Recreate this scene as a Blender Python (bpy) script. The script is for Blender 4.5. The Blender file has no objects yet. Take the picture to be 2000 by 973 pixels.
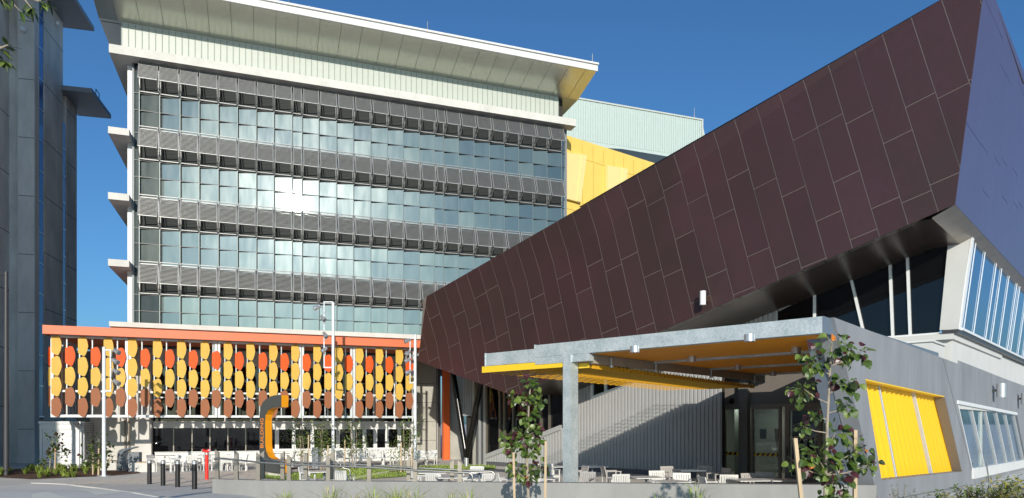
import bpy, bmesh, math, random
from mathutils import Vector, Matrix, geometry
random.seed(7)
R = math.radians
SC = bpy.context.scene
COL = SC.collection

# ------------------------------------------------------------ camera, world, sun
F = 1364.0                       # focal length in photo pixels (photo is 2000 wide)
HZ = 828.0                       # horizon row
EYE = 2.45
cam_d = bpy.data.cameras.new('camera')
cam = bpy.data.objects.new('camera', cam_d); COL.objects.link(cam)
cam_d.sensor_width = 36.0
cam_d.lens = 36.0 * F / 2000.0
cam_d.shift_y = (HZ - 486.5) / 2000.0
cam_d.clip_end = 4000
cam.location = (0, 0, EYE)
cam.rotation_euler = (R(90), 0, 0)
SC.camera = cam

SUN_AZ, SUN_EL = R(3.0), R(16.7)     # azimuth to the right of straight behind the camera
SUN = Vector((math.sin(SUN_AZ) * math.cos(SUN_EL), -math.cos(SUN_AZ) * math.cos(SUN_EL), math.sin(SUN_EL)))
w = bpy.data.worlds.new('World'); SC.world = w; w.use_nodes = True
nt = w.node_tree; nt.nodes.clear()
sky = nt.nodes.new('ShaderNodeTexSky'); sky.sky_type = 'NISHITA'; sky.sun_disc = False
sky.sun_elevation = SUN_EL
sky.sun_rotation = math.pi - SUN_AZ
sky.altitude = 0; sky.air_density = 1.0; sky.dust_density = 1.4; sky.ozone_density = 5.0
bg = nt.nodes.new('ShaderNodeBackground'); bg.inputs[1].default_value = 0.116
wo = nt.nodes.new('ShaderNodeOutputWorld')
tint = nt.nodes.new('ShaderNodeMixRGB'); tint.blend_type = 'MULTIPLY'; tint.inputs[0].default_value = 1.0; tint.inputs[2].default_value = (.68, .98, 1.12, 1)
nt.links.new(sky.outputs[0], tint.inputs[1]); nt.links.new(tint.outputs[0], bg.inputs[0]); nt.links.new(bg.outputs[0], wo.inputs[0])
sl = bpy.data.lights.new('sun', 'SUN'); sl.energy = 4.2; sl.angle = R(0.5); sl.color = (1.0, 0.93, 0.82)
so = bpy.data.objects.new('sun', sl); COL.objects.link(so)
so.rotation_euler = SUN.to_track_quat('Z', 'Y').to_euler()
so.location = SUN * 200
SC.view_settings.view_transform = 'Standard'; SC.view_settings.look = 'None'
SC.view_settings.exposure = 0.05; SC.view_settings.gamma = 1.0
SC.view_settings.use_curve_mapping = False
SC.cycles.use_denoising = True
SC.cycles.max_bounces = 6

# ------------------------------------------------------------ rays, planes and frames
def ray(u, v): return Vector(((u - 1000) / F, 1.0, (HZ - v) / F))
def at(u, v, D): return Vector((0, 0, EYE)) + ray(u, v) * D
D1 = Vector((0.9412, 0.3378, 0)); D2 = Vector((-0.3378, 0.9412, 0))          # office block axes
E2 = Vector((0.7329, -0.6803, 0)); E1 = Vector((0.6803, 0.7329, 0))          # auditorium axes
G1 = Vector((0.9703, 0.2419, 0)); G2 = Vector((-0.2419, 0.9703, 0))          # left tower axes
UP = Vector((0, 0, 1))
def T(s, c, z): return D1 * s + D2 * c + UP * z
def Q(a, b, z): return E2 * a + E1 * b + UP * z
def L(h, g, z): return G1 * h + G2 * g + UP * z
def hit(u, v, n, c):
    r = ray(u, v); o = Vector((0, 0, EYE))
    return o + r * ((c - o.dot(n)) / r.dot(n))
def onT(u, v, c): return hit(u, v, D2, c)
def onB(u, v, b): return hit(u, v, E1, b)
def onW(u, v, a): return hit(u, v, E2, a)
def sT(u, c): return onT(u, HZ, c).dot(D1)
def zT(u, v, c): return onT(u, v, c).z
def aB(u, b): return onB(u, HZ, b).dot(E2)
def smooth(t): t = max(0, min(1, t)); return t * t * (3 - 2 * t)
def gz(x, y):
    base = 0 if y >= 29 else (.5 * ((29 - y) / 9) ** 1.5 if y > 20 else .5 + .04 * (20 - max(y, -10)))
    return base * (1 - smooth((x + 8.6) / 5.1))
def ground(u, v):
    D = 6.0; r = ray(u, v)
    while D < 120:
        p = Vector((0, 0, EYE)) + r * D
        if p.z <= gz(p.x, p.y): return Vector((p.x, p.y, gz(p.x, p.y)))
        D += .02
    return p
def gxy(u, D):
    x = (u - 1000) / F * D
    return Vector((x, D, gz(x, D)))

# ------------------------------------------------------------ materials
MATS = {}
def mat(name, col, rough=.6, metal=0.0, var=.0, vscale=3.0, bump=0.0, bscale=30.0, spec=.5, streak=0.0, dirt=None, coat=0.0):
    m = bpy.data.materials.new(name); m.use_nodes = True
    n = m.node_tree; b = n.nodes['Principled BSDF']
    b.inputs['Base Color'].default_value = (*col, 1); b.inputs['Roughness'].default_value = rough
    b.inputs['Metallic'].default_value = metal; b.inputs['Specular IOR Level'].default_value = spec
    b.inputs['Coat Weight'].default_value = coat
    tc = n.nodes.new('ShaderNodeTexCoord')
    if var > 0:
        nz = n.nodes.new('ShaderNodeTexNoise'); nz.inputs['Scale'].default_value = vscale; nz.inputs['Detail'].default_value = 6
        nz.inputs['Roughness'].default_value = .65
        mp = n.nodes.new('ShaderNodeMapping')
        if streak: mp.inputs['Scale'].default_value = (1, 1, streak)
        n.links.new(tc.outputs['Object'], mp.inputs[0]); n.links.new(mp.outputs[0], nz.inputs['Vector'])
        rp = n.nodes.new('ShaderNodeValToRGB')
        rp.color_ramp.elements[0].position = .28; rp.color_ramp.elements[1].position = .72
        lo = [c * (1 - var) for c in col]; hi = [min(1, c * (1 + var)) for c in col]
        if dirt: lo = dirt
        rp.color_ramp.elements[0].color = (*lo, 1); rp.color_ramp.elements[1].color = (*hi, 1)
        n.links.new(nz.outputs[0], rp.inputs[0]); n.links.new(rp.outputs[0], b.inputs['Base Color'])
    if bump > 0:
        nb = n.nodes.new('ShaderNodeTexNoise'); nb.inputs['Scale'].default_value = bscale; nb.inputs['Detail'].default_value = 5
        bp = n.nodes.new('ShaderNodeBump'); bp.inputs['Strength'].default_value = bump; bp.inputs['Distance'].default_value = .02
        n.links.new(tc.outputs['Object'], nb.inputs['Vector'])
        n.links.new(nb.outputs[0], bp.inputs['Height']); n.links.new(bp.outputs[0], b.inputs['Normal'])
    MATS[name] = m
    return m

mat('white_paint', (.66, .66, .64), .45, var=.05, vscale=2)
mat('white_metal', (.72, .73, .73), .38, var=.05)
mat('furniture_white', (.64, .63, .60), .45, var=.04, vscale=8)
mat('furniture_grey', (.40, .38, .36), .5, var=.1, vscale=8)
mat('slab_concrete', (.60, .585, .54), .8, var=.12, vscale=1.2, bump=.15, bscale=12)
mat('pale_cladding', (.48, .51, .46), .45, var=.04)
mat('joint_dark', (.10, .11, .10), .7)
mat('soffit_panel', (.56, .565, .49), .22, .55, var=.03)
mat('tower_concrete', (.62, .59, .55), .85, var=.28, vscale=.55, bump=.25, bscale=6, streak=.45)
mat('pier_concrete', (.58, .56, .53), .85, var=.2, vscale=.8, bump=.2, bscale=6, streak=.35)
mat('strip_glass', (.03, .13, .40), .15, .1, spec=.8)
mat('wall_concrete', (.42, .41, .36), .85, var=.14, vscale=.9, bump=.2, bscale=8)
mat('beige_render', (.58, .56, .51), .85, var=.04, vscale=1)
mat('orange_fascia', (.66, .14, .045), .5, var=.04)
mat('orange_pillar', (.80, .13, .02), .45, var=.05)
mat('disc_yellow', (.62, .38, .065), .5, spec=.2, var=.09, vscale=1.2)
mat('disc_orange', (.74, .085, .005), .5, spec=.2, var=.09, vscale=1.2)
mat('disc_brown', (.30, .105, .042), .5, spec=.2, var=.05, vscale=1.2)
mat('yellow_wall', (.84, .58, .13), .5, var=.04, vscale=1)
mat('yellow_pale', (.84, .66, .28), .5, var=.03)
mat('rear_cladding', (.44, .52, .49), .5, var=.04)
mat('grey_render', (.235, .245, .262), .82, var=.17, vscale=.9, bump=.12, bscale=40, streak=.3)
mat('wall_render', (.262, .258, .245), .85, var=.15, vscale=.8, streak=.35, bump=.15, bscale=40)
mat('light_render', (.56, .56, .54), .8, var=.05, vscale=1)
mat('taupe', (.17, .15, .13), .7, var=.05)
mat('taupe_frame', (.25, .21, .17), .5)
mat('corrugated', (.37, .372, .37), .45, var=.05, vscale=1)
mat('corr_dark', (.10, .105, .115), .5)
mat('shutter_yellow', (.88, .53, .02), .42, var=.03)
mat('slat_yellow', (.88, .58, .03), .4)
mat('soffit_orange', (.95, .37, .012), .5, var=.05, vscale=4)
mat('black_metal', (.012, .012, .013), .35, spec=.5)
mat('dark_metal', (.05, .05, .052), .4)
mat('stainless', (.24, .215, .18), .4, .5, var=.1, vscale=6)
mat('silver', (.62, .63, .64), .32, .7)
mat('pole_white', (.72, .75, .78), .35, .1)
mat('standpipe_red', (.75, .03, .02), .35)
mat('sign_grey', (.065, .07, .066), .42)
mat('sign_orange', (.92, .36, .01), .42)
mat('ground', (.62, .61, .58), .92, var=.12, vscale=.5, bump=.2, bscale=60)
mat('paving', (.72, .66, .57), .9, var=.10, vscale=.7, bump=.15, bscale=50)
mat('road_grey', (.72, .71, .68), .92, var=.10, vscale=.8, bump=.2, bscale=80)
mat('pale_paint', (.78, .78, .70), .85, var=.08, vscale=3)
mat('mulch', (.10, .05, .03), .95, var=.5, vscale=9, bump=1, bscale=30)
mat('lawn', (.20, .28, .045), .95, var=.35, vscale=3, bump=.8, bscale=60)
mat('timber', (.45, .30, .17), .8, var=.25, vscale=6, streak=.15)
mat('stake', (.50, .38, .24), .85, var=.2, vscale=8, streak=.1)
mat('bark', (.32, .27, .21), .9, var=.3, vscale=12)
mat('leaf_green', (.055, .095, .014), .38, var=.35, vscale=5)
mat('leaf_light', (.12, .17, .028), .42, var=.3, vscale=5)
mat('leaf_dark', (.035, .055, .015), .35, var=.3, vscale=5)
mat('leaf_burgundy', (.06, .016, .018), .35, var=.4, vscale=5)
mat('leaf_orange', (.55, .17, .015), .5)
mat('grass_blade', (.25, .33, .06), .6, var=.3, vscale=4)
mat('interior', (.03, .026, .022), .8)
mat('interior_wall', (.40, .43, .40), .8)
mat('roller_white', (.70, .71, .72), .4, var=.05)
mat('cabinet_grey', (.20, .215, .235), .5)
mat('patterned_metal', (.30, .33, .36), .25, .6, var=.8, vscale=7)

def slabs(name, w, h, dark):
    m = MATS[name]; n = m.node_tree; b = n.nodes['Principled BSDF']
    src = b.inputs['Base Color'].links[0].from_socket
    tc = n.nodes.new('ShaderNodeTexCoord'); br = n.nodes.new('ShaderNodeTexBrick')
    mp = n.nodes.new('ShaderNodeMapping'); mp.inputs['Rotation'].default_value = (0, 0, R(-19.7))
    br.inputs['Scale'].default_value = 1.0; br.inputs['Brick Width'].default_value = w; br.inputs['Row Height'].default_value = h
    br.inputs['Mortar Size'].default_value = .012; br.inputs['Color1'].default_value = (1,1,1,1); br.inputs['Color2'].default_value = (.90,.90,.90,1)
    br.inputs['Mortar'].default_value = (dark, dark, dark, 1); br.offset = 0.0 if name == 'ground' else .5
    mx = n.nodes.new('ShaderNodeMixRGB'); mx.blend_type = 'MULTIPLY'; mx.inputs[0].default_value = 1
    n.links.new(tc.outputs['Object'], mp.inputs[0]); n.links.new(mp.outputs[0], br.inputs['Vector'])
    n.links.new(src, mx.inputs[1]); n.links.new(br.outputs['Color'], mx.inputs[2]); n.links.new(mx.outputs[0], b.inputs['Base Color'])
slabs('paving', 1.2, .6, .55); slabs('ground', 3.0, 3.0, .6); slabs('road_grey', 4.5, 4.5, .7)
def galv():
    m = mat('galvanised', (.50, .56, .57), .42, .35)
    n = m.node_tree; b = n.nodes['Principled BSDF']
    tc = n.nodes.new('ShaderNodeTexCoord')
    v = n.nodes.new('ShaderNodeTexVoronoi'); v.inputs['Scale'].default_value = 26
    z = n.nodes.new('ShaderNodeTexNoise'); z.inputs['Scale'].default_value = 2.2; z.inputs['Detail'].default_value = 5
    mx = n.nodes.new('ShaderNodeMath'); mx.operation = 'MULTIPLY_ADD'; mx.inputs[1].default_value = .45
    rp = n.nodes.new('ShaderNodeValToRGB')
    rp.color_ramp.elements[0].position = .3; rp.color_ramp.elements[0].color = (.36, .44, .45, 1)
    rp.color_ramp.elements[1].position = .95; rp.color_ramp.elements[1].color = (.66, .70, .70, 1)
    n.links.new(tc.outputs['Object'], v.inputs['Vector']); n.links.new(tc.outputs['Object'], z.inputs['Vector'])
    n.links.new(v.outputs['Color'], mx.inputs[0]); n.links.new(z.outputs[0], mx.inputs[2])
    n.links.new(mx.outputs[0], rp.inputs[0]); n.links.new(rp.outputs[0], b.inputs['Base Color'])
galv()

def facade_glass(name, tint, haze, base):
    m = bpy.data.materials.new(name); m.use_nodes = True; n = m.node_tree; n.nodes.clear()
    out = n.nodes.new('ShaderNodeOutputMaterial')
    d = n.nodes.new('ShaderNodeBsdfDiffuse'); d.inputs[0].default_value = (*base, 1)
    g = n.nodes.new('ShaderNodeBsdfGlossy'); g.inputs[0].default_value = (*tint, 1); g.inputs['Roughness'].default_value = .022
    h = n.nodes.new('ShaderNodeBsdfGlossy'); h.inputs[0].default_value = (.9, .95, .92, 1); h.inputs['Roughness'].default_value = .27
    fr = n.nodes.new('ShaderNodeLayerWeight'); fr.inputs[0].default_value = .35
    tc = n.nodes.new('ShaderNodeTexCoord')
    mp = n.nodes.new('ShaderNodeMapping'); mp.inputs['Scale'].default_value = (1, 1, .22)
    nz = n.nodes.new('ShaderNodeTexNoise'); nz.inputs['Scale'].default_value = 2.2; nz.inputs['Detail'].default_value = 7
    rp = n.nodes.new('ShaderNodeMapRange'); rp.inputs[1].default_value = .3; rp.inputs[2].default_value = .75
    rp.inputs[3].default_value = haze * .45; rp.inputs[4].default_value = haze * 1.5
    n.links.new(tc.outputs['Object'], mp.inputs[0]); n.links.new(mp.outputs[0], nz.inputs['Vector']); n.links.new(nz.outputs[0], rp.inputs[0])
    m1 = n.nodes.new('ShaderNodeMixShader'); m2 = n.nodes.new('ShaderNodeMixShader')
    k = n.nodes.new('ShaderNodeMath'); k.operation = 'MULTIPLY_ADD'; k.inputs[1].default_value = .6; k.inputs[2].default_value = .115
    n.links.new(fr.outputs['Fresnel'], k.inputs[0])
    n.links.new(k.outputs[0], m1.inputs[0]); n.links.new(d.outputs[0], m1.inputs[1]); n.links.new(g.outputs[0], m1.inputs[2])
    n.links.new(rp.outputs[0], m2.inputs[0]); n.links.new(m1.outputs[0], m2.inputs[1]); n.links.new(h.outputs[0], m2.inputs[2])
    n.links.new(m2.outputs[0], out.inputs[0])
    MATS[name] = m
facade_glass('tower_glass_a', (.74, .84, .83), .011, (.040, .058, .058))
facade_glass('tower_glass_b', (.72, .84, .81), .013, (.052, .072, .070))
facade_glass('tower_glass_c', (.70, .80, .82), .009, (.030, .046, .049))
facade_glass('tower_glass_d', (.72, .84, .80), .014, (.075, .095, .088))
mat('dark_glass', (.004, .004, .005), .03, spec=.55)
mat('window_glass', (.05, .08, .11), .04, .55, spec=.8)
mat('sky_glass', (.16, .30, .50), .05, .85)
def clear_glass():
    m = bpy.data.materials.new('clear_glass'); m.use_nodes = True; n = m.node_tree; n.nodes.clear()
    out = n.nodes.new('ShaderNodeOutputMaterial')
    t = n.nodes.new('ShaderNodeBsdfTransparent'); t.inputs[0].default_value = (.75, .82, .80, 1)
    g = n.nodes.new('ShaderNodeBsdfGlossy'); g.inputs['Roughness'].default_value = .02
    fr = n.nodes.new('ShaderNodeFresnel'); fr.inputs[0].default_value = 1.6
    mx = n.nodes.new('ShaderNodeMixShader')
    n.links.new(fr.outputs[0], mx.inputs[0]); n.links.new(t.outputs[0], mx.inputs[1]); n.links.new(g.outputs[0], mx.inputs[2])
    n.links.new(mx.outputs[0], out.inputs[0]); MATS['clear_glass'] = m
clear_glass()
def bronze(nm, k):
    m = mat(nm, (.125, .075, .062), .40, .55)
    n = m.node_tree; b = n.nodes['Principled BSDF']
    tc = n.nodes.new('ShaderNodeTexCoord')
    z = n.nodes.new('ShaderNodeTexNoise'); z.inputs['Scale'].default_value = .35; z.inputs['Detail'].default_value = 4
    z2 = n.nodes.new('ShaderNodeTexNoise'); z2.inputs['Scale'].default_value = 6; z2.inputs['Detail'].default_value = 8
    ad = n.nodes.new('ShaderNodeMath'); ad.operation = 'MULTIPLY_ADD'; ad.inputs[1].default_value = .25
    rp = n.nodes.new('ShaderNodeValToRGB')
    rp.color_ramp.elements[0].position = .45; rp.color_ramp.elements[0].color = (.080*k, .047*k, .043*k, 1)
    rp.color_ramp.elements[1].position = .80; rp.color_ramp.elements[1].color = (.104*k, .049*k, .053*k, 1)
    n.links.new(tc.outputs['Object'], z.inputs['Vector']); n.links.new(tc.outputs['Object'], z2.inputs['Vector'])
    n.links.new(z2.outputs[0], ad.inputs[0]); n.links.new(z.outputs[0], ad.inputs[2])
    n.links.new(ad.outputs[0], rp.inputs[0]); n.links.new(rp.outputs[0], b.inputs['Base Color'])
    mr = n.nodes.new('ShaderNodeMapRange'); mr.inputs[3].default_value = .33; mr.inputs[4].default_value = .47
    n.links.new(z2.outputs[0], mr.inputs[0]); n.links.new(mr.outputs[0], b.inputs['Roughness'])
bronze('bronze_cladding', 1.0); bronze('bronze_cladding_b', .94); bronze('bronze_cladding_c', 1.07)
mat('joint_light', (.21, .178, .158), .5, .3)

# ------------------------------------------------------------ mesh builder
OFF = {}
class MB:
    def __init__(s): s.v = []; s.f = []; s.m = []
    def add(s, vs, fs, mi=0):
        o = len(s.v); s.v += [Vector(v) for v in vs]
        for f in fs: s.f.append([i + o for i in f]); s.m.append(mi)
    def box(s, o, x, y, z, mi=0):
        o, x, y, z = map(Vector, (o, x, y, z))
        if x.cross(y).dot(z) < 0: x, y = y, x
        s.add([o, o+x, o+x+y, o+y, o+z, o+x+z, o+x+y+z, o+y+z],
              [(0,3,2,1),(4,5,6,7),(0,1,5,4),(1,2,6,5),(2,3,7,6),(3,0,4,7)], mi)
    def cbox(s, c, sx, sy, sz, mi=0):
        c = Vector(c); s.box(c - Vector((sx/2, sy/2, 0)), (sx,0,0), (0,sy,0), (0,0,sz), mi)
    def fbox(s, fr, r, mi=0):                       # frame function, ((a0,a1),(b0,b1),(z0,z1))
        (a0,a1),(b0,b1),(z0,z1) = r; o = fr(a0,b0,z0)
        s.box(o, fr(a1,b0,z0)-o, fr(a0,b1,z0)-o, UP*(z1-z0), mi)
    def prism(s, poly, vec, mi=0, holes=()):
        vec = Vector(vec); loops = [[Vector(p) for p in poly]] + [[Vector(p) for p in h] for h in holes]
        tris = geometry.tessellate_polygon(loops)
        allv = [p for l in loops for p in l]; n = len(allv)
        fr = []
        for t in tris:
            a, b, c = (allv[i] for i in t)
            fr.append(tuple(t) if (b-a).cross(c-a).dot(vec) < 0 else (t[0], t[2], t[1]))
        faces = list(fr) + [tuple(i + n for i in reversed(t)) for t in fr]
        o = 0
        nrm = geometry.normal(loops[0])
        for k, l in enumerate(loops):
            m = len(l)
            lf = geometry.normal(l).dot(vec) < 0
            if k: lf = not lf
            for i in range(m):
                j = (i + 1) % m
                q = (o+i, o+j, o+j+n, o+i+n)
                faces.append(tuple(reversed(q)) if lf else q)
            o += m
        s.add(allv + [p + vec for p in allv], faces, mi)
    def quad(s, a, b, c, d, mi=0): s.add([a, b, c, d], [(0,1,2,3)], mi)
    def tube(s, pts, r, n=8, mi=0, caps=True):
        pts = [Vector(p) for p in pts]; rr = r if isinstance(r, (list, tuple)) else [r]*len(pts)
        rings = []; prev = None
        for i, p in enumerate(pts):
            d = (pts[min(i+1, len(pts)-1)] - pts[max(i-1, 0)]).normalized()
            if prev is None:
                x = d.cross(Vector((0,0,1)) if abs(d.z) < .9 else Vector((0,1,0))).normalized()
            else:
                x = (prev - d * prev.dot(d)).normalized()
            prev = x; y = d.cross(x)
            rings.append([p + (x*math.cos(2*math.pi*k/n) + y*math.sin(2*math.pi*k/n))*rr[i] for k in range(n)])
        vs = [v for ring in rings for v in ring]; fs = []
        for i in range(len(pts)-1):
            for k in range(n):
                k2 = (k+1) % n
                fs.append((i*n+k, i*n+k2, (i+1)*n+k2, (i+1)*n+k))
        if caps:
            fs.append(tuple(reversed(range(n)))); fs.append(tuple(range((len(pts)-1)*n, len(pts)*n)))
        s.add(vs, fs, mi)
    def lathe(s, prof, base=(0,0,0), n=16, mi=0):     # prof [(r,z)...]
        b = Vector(base); vs = []; fs = []
        for r, z in prof:
            vs += [b + Vector((r*math.cos(2*math.pi*k/n), r*math.sin(2*math.pi*k/n), z)) for k in range(n)]
        for i in range(len(prof)-1):
            for k in range(n):
                k2 = (k+1) % n; fs.append((i*n+k, i*n+k2, (i+1)*n+k2, (i+1)*n+k))
        fs.append(tuple(reversed(range(n)))); fs.append(tuple(range((len(prof)-1)*n, len(prof)*n)))
        s.add(vs, fs, mi)
    def leaf(s, p, d, nrm, ln, wd, mi=0, droop=.25, fold=.18, roundish=False):
        d = Vector(d).normalized(); x = d.cross(Vector(nrm)).normalized(); n = x.cross(d)
        p = Vector(p)
        if roundish:
            prof = [(0,.02,0),(.1,.72,.02),(.38,1.0,.0),(.72,.72,-.3),(1,.04,-.7)]
        else:
            prof = [(0,.05,0),(.3,.85,.04),(.6,.9,-.05),(1,.03,-.4)]
        vs = []; fs = []
        for t, ww, dz in prof:
            c = p + d*(ln*t) + n*(dz*droop*ln)
            off = x*(wd*.5*ww); up = n*(fold*wd*ww)
            vs += [c - off + up, c, c + off + up]
        for i in range(len(prof)-1):
            a = i*3; fs += [(a,a+1,a+4,a+3),(a+1,a+2,a+5,a+4)]
        s.add(vs, fs, mi)
    def build(s, name, mats, parent=None, smooth_=False, origin=None):
        if isinstance(mats, str): mats = [mats]
        me = bpy.data.meshes.new(name)
        if parent is not None: off = OFF[parent.name]
        elif origin is not None: off = Vector(origin)
        else:
            xs = [v.x for v in s.v]; ys = [v.y for v in s.v]; zs = [v.z for v in s.v]
            off = Vector(((min(xs)+max(xs))/2, (min(ys)+max(ys))/2, min(zs)))
        me.from_pydata([tuple(v - off) for v in s.v], [], s.f)
        for m in mats: me.materials.append(MATS[m])
        if len(mats) > 1:
            for p, mi in zip(me.polygons, s.m): p.material_index = mi
        if smooth_:
            for p in me.polygons: p.use_smooth = True
            me.set_sharp_from_angle(angle=R(40))
        me.update()
        o = bpy.data.objects.new(name, me); COL.objects.link(o)
        if parent is not None: o.parent = parent
        else: o.location = off
        OFF[o.name] = off
        return o
def thing(name, label, cat, loc=(0,0,0), group=None, rz=0):
    o = bpy.data.objects.new(name, None); COL.objects.link(o); o.location = loc; o.rotation_euler = (0,0,rz)
    o.empty_display_size = .2
    o['label'] = label; o['category'] = cat
    if group: o['group'] = group
    OFF[o.name] = Vector(loc)
    return o
def local(name, label, cat, group=None):       # a thing modelled round its own origin, to be placed or copied later
    return thing(name, label, cat, (0,0,0), group)
def tag(o, label, cat, group=None):
    o['label'] = label; o['category'] = cat
    if group: o['group'] = group
    return o
def struct(o): o['kind'] = 'structure'; return o
def stuff(o): o['kind'] = 'stuff'; return o
def dup(root, loc, rz=0, label=None, scale=None):
    r = root.copy(); COL.objects.link(r); r.location = loc; r.rotation_euler = (0,0,rz)
    if label: r['label'] = label
    if scale: r.scale = (scale,)*3
    for ch in list(root.children):
        c = ch.copy(); COL.objects.link(c); c.parent = r
        for g in list(ch.children):
            d = g.copy(); COL.objects.link(d); d.parent = c
    return r
def clip(poly, fn):                             # keep part of a polygon where fn(p) >= 0 (Sutherland-Hodgman)
    out = []
    for i in range(len(poly)):
        a, b = poly[i], poly[(i+1) % len(poly)]; fa, fb = fn(a), fn(b)
        if fa >= 0: out.append(a)
        if (fa > 0 > fb) or (fa < 0 < fb):
            t = fa/(fa-fb); out.append(tuple(a[k] + (b[k]-a[k])*t for k in range(2)))
    return out
def clip_convex(poly, cv):                      # clip by a convex counter-clockwise polygon
    for i in range(len(cv)):
        a, b = cv[i], cv[(i+1) % len(cv)]
        poly = clip(poly, lambda p: (b[0]-a[0])*(p[1]-a[1]) - (b[1]-a[1])*(p[0]-a[0]))
        if len(poly) < 3: return []
    return poly
def ccw(p): 
    A = sum(p[i][0]*p[(i+1)%len(p)][1]-p[(i+1)%len(p)][0]*p[i][1] for i in range(len(p)))
    return p if A > 0 else p[::-1]
def text_mesh(name, body, size, depth, mat_, parent, origin, xdir, ydir, align='CENTER', sx=1.0):
    cu = bpy.data.curves.new(name, 'FONT'); cu.body = body; cu.size = size; cu.extrude = depth; cu.align_x = align; cu.align_y = 'CENTER'
    to = bpy.data.objects.new(name, cu); COL.objects.link(to)
    dg = bpy.context.evaluated_depsgraph_get(); me = bpy.data.meshes.new_from_object(to.evaluated_get(dg))
    COL.objects.unlink(to); bpy.data.objects.remove(to)
    X = Vector(xdir).normalized(); Y = Vector(ydir).normalized(); N = X.cross(Y)
    for v in me.vertices:
        p = Vector(origin) + X*v.co.x*sx + Y*v.co.y + N*v.co.z - OFF[parent.name]
        v.co = p
    me.materials.clear(); me.materials.append(MATS[mat_])
    o = bpy.data.objects.new(name, me); COL.objects.link(o); o.parent = parent; OFF[o.name] = OFF[parent.name]
    return o

# ============================================================ GROUND
def ground_sheet():
    mb = MB(); xs = [-2500,-600,-200,-90] + [-60 + i*1.5 for i in range(81)] + [90,200,600,2500]
    ys = [-2500,-600,-150,-60,-30] + [-12 + i*1.25 for i in range(50)] + [60,80,120,300,900,2500]
    vs = [(x, y, gz(x, y) - (.0 if abs(x) < 90 else .3)) for y in ys for x in xs]; nx = len(xs)
    fs = [(j*nx+i, j*nx+i+1, (j+1)*nx+i+1, (j+1)*nx+i) for j in range(len(ys)-1) for i in range(nx-1)]
    mb.add(vs, fs); struct(mb.build('ground', 'ground', smooth_=True, origin=(0,0,0)))
ground_sheet()
def drape(name, poly, m, off, cell=.8, kind='structure'):
    poly = ccw([(p[0], p[1]) for p in poly]); mb = MB()
    x0 = min(p[0] for p in poly); x1 = max(p[0] for p in poly); y0 = min(p[1] for p in poly); y1 = max(p[1] for p in poly)
    nx = int((x1-x0)/cell)+1; ny = int((y1-y0)/cell)+1
    tri = geometry.tessellate_polygon([[Vector((p[0], p[1], 0)) for p in poly]])
    for t in tri:
        tp = ccw([poly[i] for i in t])
        for i in range(nx):
            for j in range(ny):
                c = [(x0+i*cell,y0+j*cell),(x0+(i+1)*cell,y0+j*cell),(x0+(i+1)*cell,y0+(j+1)*cell),(x0+i*cell,y0+(j+1)*cell)]
                q = clip_convex(c, tp)
                if len(q) >= 3: mb.add([(p[0], p[1], gz(*p)+off) for p in q], [tuple(range(len(q)))])
    o = mb.build(name, m, origin=(0,0,0))
    if kind: o['kind'] = kind
    return o
def gp(u, v): p = ground(u, v); return (p.x, p.y)
# terrace and forecourt paving, road, painted patches, planting beds and lawn
drape('terrace_paving', [(-14.5,45),(-14.5,30.5),(-9.2,22.6),(-8.4,20.4),(12,20.4),(12,46)], 'paving', .004, 1.2)
drape('path', [gp(-60,952), gp(0,949), gp(240,936), gp(330,926), gp(420,920), gp(560,935), gp(420,953), gp(300,946), gp(130,946)], 'paving', .008)
drape('road', [(-30,27.2), gp(0,950), gp(60,944.5), gp(130,947), gp(262,964), gp(330,976), (-10.3,14), (-30,14)], 'road_grey', .012)
for q in (((143,957),(188,954.5),(237,964),(190,968)), ((60,966),(92,962),(140,976),(70,984))):
    drape('painted_patch', [gp(*p) for p in q], 'pale_paint', .018, .5)
# kerb line between road and path: a real flush concrete edge, slightly raised
kb = MB()
kpts = [gp(u, v) for u, v in ((60,944.5),(130,947.2),(200,955.5),(262,964.5),(330,977))]
for a, b in zip(kpts, kpts[1:]):
    a3 = Vector((a[0],a[1],gz(*a)-.1)); b3 = Vector((b[0],b[1],gz(*b)-.1)); d = b3-a3; n = Vector((-d.y,d.x,0)).normalized()*.14
    kb.box(a3, d, n, (0,0,.135))
struct(kb.build('kerb', 'slab_concrete'))
bed = [gp(-60,935), gp(0,933), gp(60,936.5), gp(140,933), gp(215,930), gp(275,924.5), gp(262,918), gp(180,915), gp(40,916), gp(-60,920)]
drape('planting_bed', bed, 'mulch', .02, .5)
lawn = [(505,934),(500,930),(700,914.5),(800,911),(905,909),(968,909),(968,917),(870,922.5),(775,933),(690,938),(570,940)]
def flat(u, v): p = onZ(u, v, 0); return (p.x, p.y)
def onZ(u, v, z): return hit(u, v, UP, z)
drape('lawn', [flat(*p) for p in lawn], 'lawn', .02, 1.0)
drape('lawn_path', [flat(*p) for p in ((672,937),(690,938.5),(782,919),(772,917.5))], 'paving', .03, .6)
for (u, v, rx) in ((618,919,.9),(693,914,.6),(785,921.5,.7),(585,916,.5)):
    c = flat(u, v); drape('mulch_ring', [(c[0]+rx*math.cos(t*.524), c[1]+rx*math.sin(t*.524)) for t in range(12)], 'mulch', .034, .6)
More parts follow.
